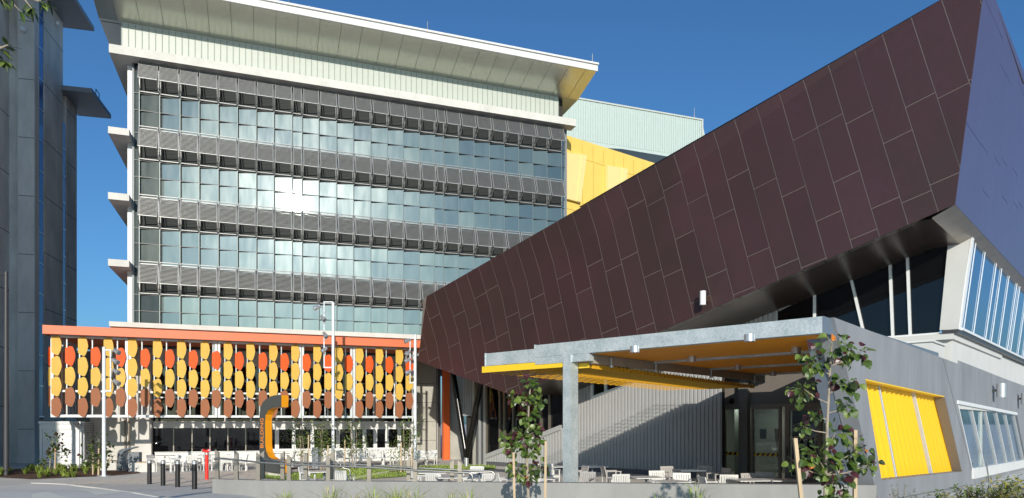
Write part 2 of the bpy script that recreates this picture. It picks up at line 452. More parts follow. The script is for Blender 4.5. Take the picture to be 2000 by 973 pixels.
# short grass standing on the lawn
lp = ccw([flat(*p) for p in lawn]); mb = MB(); rg = random.Random(3)
tris = geometry.tessellate_polygon([[Vector((p[0], p[1], 0)) for p in lp]])
for t in tris:
    a, b, c = (Vector((*lp[i], 0)) for i in t); ar = (b-a).cross(c-a).length/2
    for k in range(int(ar*55)):
        r1, r2 = rg.random(), rg.random()
        if r1+r2 > 1: r1, r2 = 1-r1, 1-r2
        p = a + (b-a)*r1 + (c-a)*r2; p.z = gz(p.x, p.y) + .01
        th = rg.random()*6.28; d = Vector((math.cos(th)*.4, math.sin(th)*.4, 1))
        mb.leaf(p, d, (-d.y, d.x, .3), rg.uniform(.06,.12), .03)
tag(stuff(mb.build('grass', 'grass_blade', origin=(0,0,0))), 'short mown grass growing on the courtyard lawn', 'grass')

# ============================================================ LEFT CONCRETE TOWER
def left_tower():
    p0 = at(75, HZ, 44.0); h0 = p0.dot(G1); g0 = p0.dot(G2)
    root = thing('concrete_tower', 'dark raw concrete tower in shade with narrow blue window strips, at the left edge', 'building', L(h0, g0, 0))
    def gq(u): # g coordinate on the side plane h=h0 seen at column u
        return hit(u, HZ, G1, h0).dot(G2)
    g123, g150 = gq(123), gq(150)
    hS = at(38, HZ, 45).dot(G1)
    ztop2 = at(149, 212, hit(149, HZ, G1, h0).y).z
    z1 = at(122, 44, hit(122, HZ, G1, h0).y).z
    gw0, gw1 = gq(76.5), gq(86.5); gv0, gv1 = gq(123.5), gq(129.5)
    mb = MB()                                       # shell: pier, nearer block, main block cut by the window strips
    mb.fbox(L, ((h0-14, h0-.25), (gw0, gw1), (0, z1)))
    mb.fbox(L, ((h0-14, h0), (g0, gw0), (0, z1)))
    mb.fbox(L, ((h0-14, h0), (gw1, g123), (0, z1)))
    mb.fbox(L, ((h0-14, h0-.25), (gv0, gv1), (0, ztop2)))
    mb.fbox(L, ((h0-14, h0), (gv1, g150), (0, ztop2)))
    mb.build('wall', 'tower_concrete', root)
    pr = MB(); ge = g0 - .02
    hp = at(45.5, HZ, 44).dot(G1)
    pr.fbox(L, ((hp, h0-.003), (ge-.55, ge), (0, z1)))
    pier = pr.build('pier', 'pier_concrete', root)
    blk = MB(); blk.fbox(L, ((hS-12, hS), (17.3, g0+1.5), (0, z1+6))); blk.build('side_block', 'tower_concrete', root)
    # pour joints and formwork seams
    jm = MB()
    for z in [2.6+3.62*i for i in range(12)]:
        if z < z1:
            jm.fbox(L, ((h0-.02, h0+.004), (gw1+.05, g123-.03), (z, z+.05)))
            jm.fbox(L, ((hp+.03, h0-.03), (ge-.556, ge-.54), (z-.5, z-.46)))
        if z < ztop2: jm.fbox(L, ((h0-.02, h0+.004), (gv1+.05, g150-.03), (z, z+.05)))
        jm.fbox(L, ((hS-.02, hS+.004), (20, g0+1.45), (z+.9, z+.95)))
    jm.build('pour_joint', 'joint_dark', root)
    pp = MB()
    for u in (39.5, 41.8, 44): 
        q = at(u, HZ, 44.6); pp.tube([(q.x, q.y, 0.2), (q.x, q.y, z1)], .045, 8)
    pp.build('downpipe', 'cabinet_grey', root)
    for (ga, gb, zt, nm) in ((gw0, gw1, z1, 0), (gv0, gv1, ztop2-1.6, 1)):
        z = 2.9
        while z < zt - .5:
            zz = min(z + (1.95 if nm == 0 else 1.85), zt)
            pm = MB(); pm.fbox(L, ((h0-.12, h0-.04), (ga+.04, gb-.04), (z+.05, zz)))
            g = pm.build('window', 'strip_glass', root)
            fm = MB(); fm.fbox(L, ((h0-.10, h0-.01), (ga+.02, gb-.02), (z-.03, z+.045))); fm.build('transom', 'silver', g)
            z = zz + .0
    # flat roofs with deep eaves
    r1 = MB(); r1.fbox(L, ((h0-14, h0+1.75), (g0-6, g123+.6), (z1+.003, z1+.30))); r1.build('roof', 'cabinet_grey', root)
    r2 = MB()
    r2.fbox(L, ((h0-.3, h0+1.9), (g123-.4, g150+1.2), (ztop2+.003, ztop2+.32))); r2.build('roof', 'cabinet_grey', root)
    rl = MB(); q = L(h0+1.6, g150-1.2, ztop2+.32)
    for d in (0, .7):
        o = q + G2*d; rl.tube([o, o+UP*.75], .03, 6)
    rl.tube([q+UP*.75, q+G2*.7+UP*.75], .03, 6); rl.tube([q+UP*.35-G1*.1, q+G2*1.1+UP*.12+G1*.15], .05, 6)
    rl.build('roof_davit', 'dark_metal', root)
    # bulkhead lamps and cameras on the concrete
    for (u, v) in ((48, 60), (106, 45)):
        if u < 75: q = at(u, v, 43.3); n = -G2
        else: q = hit(u, v, G1, h0); n = G1
        m = MB(); m.tube([q, q+n*.16, q+n*.3], [.07, .16, .12], 10); m.build('bulkhead_lamp', 'pole_white', root, True)
    vm = MB(); q = hit(81, 800, G1, h0-.1)
    vm.fbox(L, ((h0-.2, h0-.05), (gw0+.05, gw1-.05), (1.9, 2.75))); vm.build('vent_grille', 'dark_metal', root)
left_tower()

# ============================================================ ROLLER DOOR STORE
def store():
    c = onT(78, HZ, 38*(.9412+.3378*922/F)).dot(D2); s0 = sT(77, c); s1 = sT(163.5, c)
    root = thing('roller_door_store', 'small white store with a roller door between the tower and the disc screen', 'shed', T((s0+s1)/2, c, 0))
    zt = zT(100, 824.5, c)
    mb = MB(); mb.fbox(T, ((s0, s1), (c+.09, c+5), (0, zt))); mb.build('wall', 'roller_white', root)
    fr = MB()
    for a, b in ((s0, s0+.13), (s1-.40, s1-.22)): fr.fbox(T, ((a, b), (c, c+.1), (0, zt-.42)))
    fr.fbox(T, ((s0, s1), (c-.02, c+.1), (zt-.42, zt-.12))); fr.fbox(T, ((s0-.04, s1+.04), (c-.05, c+.12), (zt-.10, zt+.04)))
    fr.build('door_frame', 'white_metal', root)
    dr = MB(); z = .02
    while z < zt - .5: dr.fbox(T, ((s0+.14, s1-.41), (c+.03+.012*(int(z/.44)%2), c+.08), (z, z+.425))); z += .44
    dr.build('roller_door', 'roller_white', root)
    rb = MB()
    for i in range(26): rb.fbox(T, ((s1+.002, s1+.035), (c+.1, c+4.9), (.05+i*.095, .10+i*.095)))
    rb.build('side_cladding', 'cabinet_grey', root)
    dp = MB(); dp.tube([T(s1-.12, c-.06, 0.05), T(s1-.12, c-.06, zt-.3)], .045, 8); dp.build('downpipe', 'white_metal', root)
    lp = MB(); q = T(s1-.2, c-.12, zt-.18); lp.tube([q, q-D2*.16, q-D2*.3-UP*.03], [.05,.13,.10], 10); lp.build('bulkhead_lamp', 'silver', root, True)
store()

# ============================================================ OFFICE BLOCK
CF = 45.0
OB = thing('office_building', 'tall office block with a glass front, grey louvre sunshades and a wide eave', 'building', T(6, 45, 0))
def office():
    rg = random.Random(11)
    sL, sR = sT(261, CF), sT(1103, CF)
    zB, zT_ = 8.14, zT(262, 112, CF)
    core = MB(); core.fbox(T, ((sL+.25, sR-.02), (CF+.35, CF+20), (7.0, 25.4))); core.build('wall', 'interior', OB)
    # bay lines read off the facade
    us = [272.5,312.5,352,389,426.5,464,500.5,535,570.5,590,622.5,657,690,723.5,756,787,818.5,848,866,895,925,955,984,1012,1040,1067.5,1096]
    ss = [sL+.02] + [sT(u, CF) for u in us] + [sR-.02]
    trans = [zT(265, v, CF) for v in (215, 345, 475, 607)]     # sight-line transoms
    floors = [23.25, 19.4, 15.5, 11.7]                          # shade heads
    # z rows of glass (bottom, top)
    f3, f2, f1, f0 = floors[3], floors[2], floors[1], floors[0]
    storeys = [[(zB+.02, trans[3]), (trans[3], f3-1.82), (f3-1.82, f3-.25)], [(f3-.25, trans[2]), (trans[2], f2-1.82), (f2-1.82, f2-.25)],
               [(f2-.25, trans[1]), (trans[1], f1-1.82), (f1-1.82, f1-.25)], [(f1-.25, trans[0]), (trans[0], f0-1.82), (f0-1.82, zT_)]]
    rows = [r for st in storeys for r in st]
    th = R(10.05); tang = Vector((math.cos(th), math.sin(th), 0))
    count = 0; rest = MB()
    bays = list(zip(ss, ss[1:]))
    order = [(k, i) for k in (3, 2, 1, 0) for i in range(len(bays))]
    gl = ['tower_glass_a', 'tower_glass_b', 'tower_glass_c', 'painted_shade_glass', 'tower_glass_d']
    for k, i in order:
        a, b = bays[i]; mb = rest if count >= 100 else MB()
        for ri, (z0, z1) in enumerate(storeys[k]):
            w_ = (b-a)/2; c = T((a+b)/2, CF, 0); tv = tang * (w_ / tang.dot(D1))
            jz = rg.uniform(-.002, .002); js = rg.uniform(-.002, .002)
            nrm = D2
            p = [c-tv+UP*(z0+.02), c+tv+UP*(z0+.02)+nrm*js, c+tv+UP*(z1-.02)+nrm*(js+jz), c-tv+UP*(z1-.02)+nrm*jz]
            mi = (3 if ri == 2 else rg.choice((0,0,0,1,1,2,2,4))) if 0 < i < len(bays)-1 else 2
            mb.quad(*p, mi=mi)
        count += 1
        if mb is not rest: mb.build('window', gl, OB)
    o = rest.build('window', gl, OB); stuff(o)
    # mullions and transoms
    mm = MB()
    for s in ss: mm.fbox(T, ((s-.016, s+.016), (CF-.10, CF+.13), (zB, zT_)))
    mm.build('mullion', 'mullion_grey', OB)
    tm = MB()
    for (z0, z1) in rows[1:]: tm.fbox(T, ((sL, sR), (CF-.06, CF+.125), (z0-.018, z0+.018)))
    tm.fbox(T, ((sL, sR), (CF-.13, CF+.13), (zB-.06, zB+.03)))
    tm.build('transom', 'dark_metal', OB)
    ed = MB()
    ed.fbox(T, ((sR-.02, sR+.10), (CF-.14, CF+2.0), (zB, zT_))); ed.build('edge_trim', 'cabinet_grey', OB); ed = MB(); ed.fbox(T, ((sL-.06, sL), (CF-.14, CF+.5), (zB, zT_)))
    ed.build('edge_trim', 'cabinet_grey', OB)
    # louvred sunshades, one per bay
    for zt in floors:
        for i in range(1, len(bays)-1):
            a, b = bays[i]
            if i == 1: a -= .02
            a += .035; b -= .035
            hgt = 1.30; oT, oB = CF-.42, CF-.90
            mb = MB()
            def pt(s, t, d=0): return T(s, oT + (oB-oT)*t - d, zt - hgt*t)
            for s in (a, b-.05):                                        # side frames
                mb.box(pt(s,0), D1*.05, pt(s,1)-pt(s,0), D2*.06)
            mb.box(pt(a,0)+UP*.0, D1*(b-a), D2*.07, UP*.045); mb.box(pt(a,1), D1*(b-a), D2*.07, UP*.05)
            mb.box(T(a, oT+.05, zt-.13), D1*(b-a), D2*.04, UP*.05)
            n = 15
            for j in range(n):
                t = .13 + .84*j/(n-1); p = pt(a+.05, t)
                mb.box(p, D1*(b-a-.1), D2*.06 - UP*.022, UP*.016)
            for s in (a, b-.04):                                        # brackets back to the facade
                mb.box(T(s, CF-.13, zt-1.78), D1*.04, pt(s,1)-T(s, CF-.13, zt-1.78), UP*.05)
                mb.box(T(s, CF-.13, zt-.02), D1*.04, pt(s,0)-T(s, CF-.13, zt-.02), UP*.04)
                mb.box(T(s, CF-.20, zt-1.78), D1*.04, D2*.05, UP*1.75)
            mb.box(T(a, CF-.20, zt-1.78), D1*(b-a), D2*.05, UP*.045)
            mb.build('sunshade', 'shade_metal', OB)
    # concrete ledges
    for (z1, h_, s0, s1, c0, c1) in ((23.54, .48, -7.96, 20.5, 44, CF+.0), (8.14, .27, -7.95, 20.2, 44, CF+.2)):
        mb = MB(); mb.fbox(T, ((s0, s1), (c0, c1-.15), (z1-h_, z1))); 
        mb.fbox(T, ((s0, sL-.07), (c1-.15, 52), (z1-h_, z1)))
        mb.build('ledge', 'slab_concrete', OB)
    for z1 in (18.95, 15.3, 11.6):
        mb = MB(); mb.fbox(T, ((-8.0, sL-.07), (44, 52), (z1-.38, z1))); mb.build('ledge', 'slab_concrete', OB)
    cl = MB()
    zs = [8.14, 11.22, 11.6, 14.92, 15.3, 18.57, 18.95, 23.06]
    for z0, z1 in zip(zs[::2], zs[1::2]): cl.fbox(T, ((-7.22, sL-.07), (CF+.1, CF+.5), (z0+.002, z1-.002)))
    cl.build('column', 'white_paint', OB)
    # pale ribbed cladding under the eave
    s0, s1 = -7.5, 19.6
    rb = MB(); rb.fbox(T, ((s0, s1), (CF, CF+.3), (23.545, 25.38)))
    n = 78; rj = MB()
    for i in range(n+1):
        s = s0 + (s1-s0)*i/n; rj.fbox(T, ((s-.02, s+.02), (CF-.035, CF-.001), (23.55, 25.3)))
    rj.build('rib', 'cladding_rib', rb.build('ribbed_cladding', 'pale_cladding', OB))
    fl = MB(); fl.fbox(T, ((s0-.04, s1+.04), (CF-.08, CF-.04), (23.545, 23.62))); fl.build('flashing', 'cabinet_grey', OB)
    # roof with sloping soffit
    ra, rb_ = -8.65, 21.1; prof = [(42,26.06),(42,26.47),(62,26.9),(62,25.39),(45,25.39)]
    mb = MB(); mb.prism([T(ra, c, z) for c, z in prof], D1*(rb_-ra)); rf = mb.build('roof', 'soffit_panel', OB)
    fa = MB(); fa.fbox(T, ((ra-.05, rb_+.05), (41.95, 42.02), (26.0, 26.40))); fa.fbox(T, ((ra-.08, rb_+.08), (41.85, 42.1), (26.403, 26.52)))
    fa.fbox(T, ((rb_, rb_+.05), (42.03, 60), (26.1, 26.45))); fa.fbox(T, ((ra-.05, ra), (42.03, 60), (26.1, 26.45)))
    fa.build('fascia', 'white_paint', rf)
    sj = MB()
    s = ra + .9
    while s < rb_ - .2:
        a = T(s, 42.05, 26.045); b = T(s, 44.9, 25.405); sj.box(a, D1*.022, b-a, UP*.012)
        s += 1.22
    a = T(ra, 44.0, 25.40+.21); sj.box(T(-8.6, 45.3, 25.375), D1*1.05, D2*.03, UP*.012)
    sj.build('soffit_joint', 'joint_dark', rf)
    for u, v0, v1 in ((563, 15, -6), (835, 66, 47), (1157, 128, 109)):
        p = onT(u, v0, 42.2); p.z = 26.5; m = MB(); m.tube([p, p+UP*.75], [.022, .012], 6); m.build('lightning_rod', 'stainless', rf)
mat('shade_metal', (.30, .30, .295), .45, .3, var=.06)
mat('cladding_rib', (.26, .31, .27), .5)
mat('mullion_grey', (.19, .22, .21), .4, .3)
mat('painted_shade_glass', (.016, .02, .02), .5, spec=.15)  # dark dull glass row, shade behind the sunshades put into its colour
office()

def ground_floor():
    CG = 46.8
    sA, sB = sT(176, CG), 13.5
    s_ = lambda u: sT(u, CG)
    z_ = lambda v, u=400: zT(u, v, CG)
    s300, s505, s540, s803 = s_(302), s_(505), s_(536), s_(806)
    zs, zh = z_(881), z_(836)
    mb = MB()                                  # rendered wall under the sills and the spandrel
    mb.fbox(T, ((s300, s803), (CG, CG+.3), (0, zs-.04))); mb.build('dado_wall', 'white_paint', OB)
    sp = MB(); sp.fbox(T, ((s300-.1, s803+.2), (CG-.06, CG+.3), (zh, z_(823)))); sp.build('spandrel', 'white_paint', OB)
    lw = MB(); lw.fbox(T, ((sA, s300-1.0), (CG-.03, CG+.3), (0, 7.0))); lw.build('rendered_wall', 'beige_render', OB)
    cm = MB(); cm.fbox(T, ((s300-1.0+.003, s300-.12), (CG-.45, CG+.3), (0, 7.0))); cm.build('column', 'pier_concrete', OB)
    dp = MB()
    for k in (1.35, 1.55): dp.tube([T(s300-k, CG-.14, 0), T(s300-k, CG-.14, 6.9)], .05, 8)
    dp.build('downpipe', 'taupe_frame', OB)
    # dark shopfront windows
    us = [302, 339, 375, 410, 445, 480, 508]
    for a, b in zip(us, us[1:]):
        g = MB(); g.fbox(T, ((s_(a)+.03, s_(b)-.03), (CG+.06, CG+.1), (zs, zh-.002))); w_ = g.build('window', 'dark_glass', OB)
        m = MB(); m.fbox(T, ((s_(b)-.03, s_(b)+.03), (CG+.0, CG+.1), (zs-.02, zh-.002))); m.build('mullion', 'stainless', w_)
    us = [508, 541, 574, 610, 660, 690, 712, 733, 756, 780, 806]
    for i, (a, b) in enumerate(zip(us, us[1:])):
        g = MB(); g.fbox(T, ((s_(a)+.12, s_(b)-.12), (CG+.08, CG+.12), (zs+.08, zh-.1))); w_ = g.build('window', 'dark_glass', OB)
        m = MB()
        m.fbox(T, ((s_(a)+.002, s_(a)+.12), (CG+.0, CG+.14), (zs-.04, zh-.002))); m.fbox(T, ((s_(b)-.12, s_(b)-.002), (CG+.0, CG+.14), (zs-.04, zh-.002)))
        m.fbox(T, ((s_(a)+.12, s_(b)-.12), (CG+.0, CG+.14), (zs-.038, zs+.08))); m.fbox(T, ((s_(a)+.12, s_(b)-.12), (CG+.0, CG+.14), (zh-.1, zh-.003)))
        m.build('frame', 'white_metal', w_)
    si = MB(); si.fbox(T, ((s300, s803), (CG-.07, CG-.002), (zs-.06, zs-.02))); si.build('sill', 'white_paint', OB)
    lk = MB(); lk.fbox(T, ((sT(150.5, 50.2), sA), (50.0, 50.3), (2.4, 7.0))); lk.build('link_wall', 'taupe', OB)
    # tall glazed wall and beams seen through the screen
    ug = [302, 345, 395, 440, 490, 540, 590, 640, 690, 730, 770, 806]
    for a, b in zip(ug, ug[1:]):
        g = MB(); g.fbox(T, ((s_(a)+.03, s_(b)-.03), (CG+.06, CG+.1), (z_(823)+.004, 6.05))); w_ = g.build('window', 'dark_glass', OB)
        m = MB(); m.fbox(T, ((s_(b)-.05, s_(b)+.05), (CG-.04, CG+.1), (z_(823)+.004, 6.05))); m.build('mullion', 'taupe_frame' if b % 2 else 'white_metal', w_)
    tm = MB(); tm.fbox(T, ((s300, s803), (CG-.05, CG+.058), (4.0, 4.08))); tm.build('transom', 'white_metal', OB)
    bw = MB(); bw.fbox(T, ((s300-1.0, s803+.05), (CG+.3, CG+.6), (0.0, 7.0))); bw.build('backing_wall', 'interior', OB)
    bm = MB(); bm.fbox(T, ((s300-1.0, s803+.05), (CG-.02, CG+.25), (6.06, 7.0))); bm.build('beam', 'white_paint', OB)
    # orange-edged roof of the veranda
    aw = MB(); aw.fbox(T, ((-10.3, 11.2), (41.02, CG+2.5), (7.02, 7.38)))
    a = aw.build('veranda_roof', 'orange_dark', OB)
    fa = MB(); fa.fbox(T, ((-10.33, 11.2), (40.95, 41.015), (6.98, 7.42))); fa.fbox(T, ((-10.36, -10.302), (41.02, 49), (6.98, 7.42))); fa.build('fascia', 'orange_fascia', a)
    # concrete end wall, orange pillar and dark gap beside the auditorium
    CE = 47.2
    cw = MB(); cw.fbox(T, ((sT(800, CE), sT(852, CE)), (CE, CE+.5), (0, 8.0))); cw.build('concrete_wall', 'wall_concrete', OB)
    cw = MB(); cw.fbox(T, ((sT(852, CE)+.003, sT(866, CE)), (CE+.8, CE+1.2), (0, 8.0))); cw.build('recess_wall', 'taupe', OB)
    for u in (853.5, 856.5): 
        m = MB(); m.fbox(T, ((sT(u, CE)-.04, sT(u, CE)+.04), (CE+.3, CE+.5), (0, 8))); m.build('downpipe', 'corrugated', OB)
    op = MB(); op.fbox(T, ((sT(866.5, 46), sT(878.5, 46)), (46, 46.5), (0, 8.2))); op.build('orange_pillar', 'orange_pillar', OB)
    cw = MB(); cw.fbox(T, ((sT(878.5, 46.5)+.003, sT(907, 46.5)), (46.6, 47.1), (0, 8.0))); cw.build('concrete_wall', 'wall_concrete', OB)
    jm = MB()
    for z in (1.3, 2.6, 3.9, 5.2):
        jm.fbox(T, ((sT(800, CE), sT(852, CE)-.02), (CE-.006, CE-.001), (z, z+.03)))
    jm.build('pour_joint', 'joint_dark', OB)
mat('orange_dark', (.62, .13, .04), .5)
ground_floor()

# rear plant level, behind
def rear():
    root = thing('plant_level', 'pale green ribbed metal rooftop plant room behind the office block, above the yellow wall', 'building', T(24, 66, 0))
    c = 66.0; s0 = sT(1125, c); s1 = sT(1371, c); z1 = zT(1371, 236, c)
    mb = MB(); mb.prism([onT(1125, 290, c)-D1*3, onT(1215, 291, c), onT(1318, 308, c), onT(1376, 275, c)+UP*(-.0)+D1*.2, T(s1, c, z1), T(s0-3, c, z1)], D2*14); mb.build('wall', 'rear_cladding', root)
    n = 64; rb = MB()
    for i in range(n+1):
        s = s0-2.5 + (s1-s0+2.5)*i/n; rb.box(T(s-.05, c-.07, zT(1300, 320, c)+1.2), D1*.10, D2*.065, UP*(z1-.06-zT(1300, 320, c)-1.2))
    rb.build('rib', 'rear_cladding', root)
    cp = MB(); cp.fbox(T, ((s0-3, s1+.1), (c-.12, c+.25), (z1+.002, z1+.16))); cp.fbox(T, ((s1-.08, s1+.1), (c-.12, c-.075), (zT(1371, 275, c), z1))); cp.build('parapet_cap', 'pale_cladding', root)
    p = T(sT(1356, c), c, z1+.1); m = MB(); m.tube([p, p+UP*1.2], [.03, .015], 6); m.build('lightning_rod', 'stainless', root)
    # yellow panelled wall
    ydir = Vector((1770, F, 0)).normalized(); yn = Vector((-ydir.y, ydir.x, 0))
    p0 = at(1108, HZ, 50.6); cy = p0.dot(yn)
    Y = lambda u, v: hit(u, v, yn, cy)
    yr = thing('yellow_wall', 'bright yellow panelled wall between the glass front and the brown auditorium', 'building', Vector((p0.x, p0.y, 0)))
    mb = MB(); mb.prism([Y(1100, 262), Y(1292, 323), Y(1330, 350), Y(1330, 620), Y(1100, 620)], yn*5); mb.build('wall', 'yellow_wall', yr)
    jm = MB()
    def strip(u0, v0, u1, v1, wd=.035):
        a, b = Y(u0, v0), Y(u1, v1); d = (b-a).normalized(); x = d.cross(yn).normalized()*wd
        jm.box(a - x*.5 - yn*.006, b-a, x, yn*.004)
    strip(1100, 298, 1258, 349)
    for u in (1115, 1137, 1158, 1179, 1199, 1218, 1237, 1256): strip(u, 268+(u-1100)*.33, u, 303+(u-1115)*.32, .03)
    for u in (1138, 1159, 1181, 1220): strip(u, 306+(u-1115)*.32, u, 470, .03)
    strip(1100, 405, 1180, 430)
    jm.build('panel_joint', 'yellow_joint', yr)
    for q in (((1103,300),(1132,304),(1122,395),(1103,390)), ((1182,325),(1212,330),(1205,420),(1182,420))):
        m = MB(); m.prism([Y(*p)-yn*.25 for p in q], yn*.24); m.build('window_hood', 'yellow_pale', yr)
        g = MB(); a = Y(q[1][0]+8, q[1][1]+1); b = Y(q[2][0]+3, q[2][1]); x = Y(q[1][0]+1, q[1][1])-a
        g.prism([Y(q[1][0], q[1][1])-yn*.3, Y(q[1][0]+9, q[1][1]+2)-yn*.3, Y(q[2][0]+7, q[2][1]+2)-yn*.3, Y(q[2][0], q[2][1])-yn*.3], yn*.29); g.build('window_hood', 'yellow_pale', yr)
mat('yellow_joint', (.42, .25, .04), .7)
rear()

# ============================================================ DISC SCREEN
DA = [102,154,204,251,300,347,393,438,482,526.5,569.5,612.5,655,695,734,773]
DB = [129,179,228,276,324,370,415,460,506,548.5,591.5,634,674,714.5,753.5,792.5]
CS = 41.5
def screen():
    zt, zb = zT(98, 653.5, CS), zT(98, 815, CS)
    H = zt - zb
    bounds = [98, 250.5, 424.5, 588.5, 689, 811]
    sb = [sT(u, CS) for u in bounds]
    words = ['leftmost bay of the orange, yellow and brown disc screen, at its open corner', 'second bay from the left of the disc screen, behind the first floodlight pole',
             'middle bay of the disc screen, behind the grey and orange curved sign', 'fourth bay of the disc screen, behind the tallest floodlight pole', 'rightmost bay of the disc screen, ending at the concrete wall']
    def disc(parent, o, xd, nd, zc, m, h, wd):
        # a leaf-like plate: straight on one side, bowed on the other
        pr = [(0,-.34),(.28,-.45),(.55,-.5),(.70,-.47),(.90,-.24),(1,0),(.94,.20),(.80,.42),(.62,.5),(.45,.49),(0,.38)]
        mb = MB(); mb.prism([o + xd*(x*wd) + UP*(zc + y*h) for x, y in pr], nd*.03)
        mb.build('disc', m, parent)
    for k in range(5):
        a, b = sb[k]+.015, sb[k+1]-.015
        root = thing('screen_bay', words[k], 'screen', T((a+b)/2, CS, zb), 'bays of the coloured disc screen')
        fr = MB(); e = .13
        fr.fbox(T, ((a, a+e), (CS, CS+e), (zb, zt))); fr.fbox(T, ((b-e, b), (CS, CS+e), (zb, zt)))
        fr.fbox(T, ((a+e+.002, b-e-.002), (CS, CS+e), (zb, zb+e))); fr.fbox(T, ((a+e+.002, b-e-.002), (CS, CS+e), (zt-e, zt)))
        fr.fbox(T, ((a+e+.002, b-e-.002), (CS+.03, CS+.11), (zb+1.30, zb+1.40)))
        fr.build('frame', 'white_galv', root)
        dh = H/4*.985
        for kind, arr in (('A', DA), ('B', DB)):
            for u in arr:
                if not (bounds[k] - 2 <= u < bounds[k+1] - 2): continue
                s = sT(u, CS)
                pm = MB(); pm.fbox(T, ((s+.0, s+.055), (CS+.02, CS+.09), (zb+.135, zt-.135))); post = pm.build('post', 'post_galv', root)
                rot = R(14); xd = D1
                nn = 4 if kind == 'A' else 3
                for j in range(nn):
                    zc = (zt - .02 - dh*(j+.5)*1.012) if kind == 'A' else (zt - .02 - dh*(j+1.0)*1.012)
                    m = ('disc_brown' if j == nn-1 else 'disc_yellow') if kind == 'A' else ('disc_orange', 'disc_yellow', 'disc_brown')[j]
                    disc(post, T(s-.02, CS-.10, 0), xd, D2*1.0, zc, m, dh*.98, .46)
    # return side at the open left corner
    a = sb[0]; root = thing('screen_return', 'short side return of the disc screen at its left corner, seen edge on', 'screen', T(a, CS+2.5, zb))
    fr = MB(); 
    for c in (CS+.25, CS+1.7, CS+3.2, CS+4.7): fr.fbox(T, ((a+.0, a+.10), (c, c+.10), (zb+.13, zt-.1)))
    fr.fbox(T, ((a, a+.12), (CS+.14, CS+5), (zb, zb+.13))); fr.fbox(T, ((a, a+.12), (CS+.14, CS+5), (zt-.12, zt)))
    for c in [CS+.5+i*.42 for i in range(11)]: fr.fbox(T, ((a+.02, a+.07), (c, c+.05), (zb+.131, zt-.121)))
    fr.build('frame', 'white_galv', root)
    dh = H/4*.985
    for i, c in enumerate([CS+.35+.62*j for j in range(7)]):
        for j in range(3 if i % 2 == 0 else 4):
            zc = zt-.02-dh*(j+(1.0 if i % 2 == 0 else .5))*1.012
            m = ('disc_orange','disc_yellow','disc_brown')[j] if i % 2 == 0 else ('disc_brown' if j == 3 else 'disc_yellow')
            disc(root, T(a-.04, c, 0), (-D1*.55 + D2*.83).normalized(), D1*.9, zc, m, dh*.98, .48)
    un = MB(); un.fbox(T, ((a+.05, a+2.9), (CS+.2, CS+.35), (zb+.0, zb+.14))); un.fbox(T, ((a+.14, a+.3), (CS+.36, CS+5), (zb-.0, zb+.1))); un.build('underside_beam', 'white_galv', root)
mat('post_galv', (.36, .38, .385), .45, .3, var=.1, vscale=8)
mat('white_galv', (.54, .55, .55), .45, .15, var=.1, vscale=8)
screen()

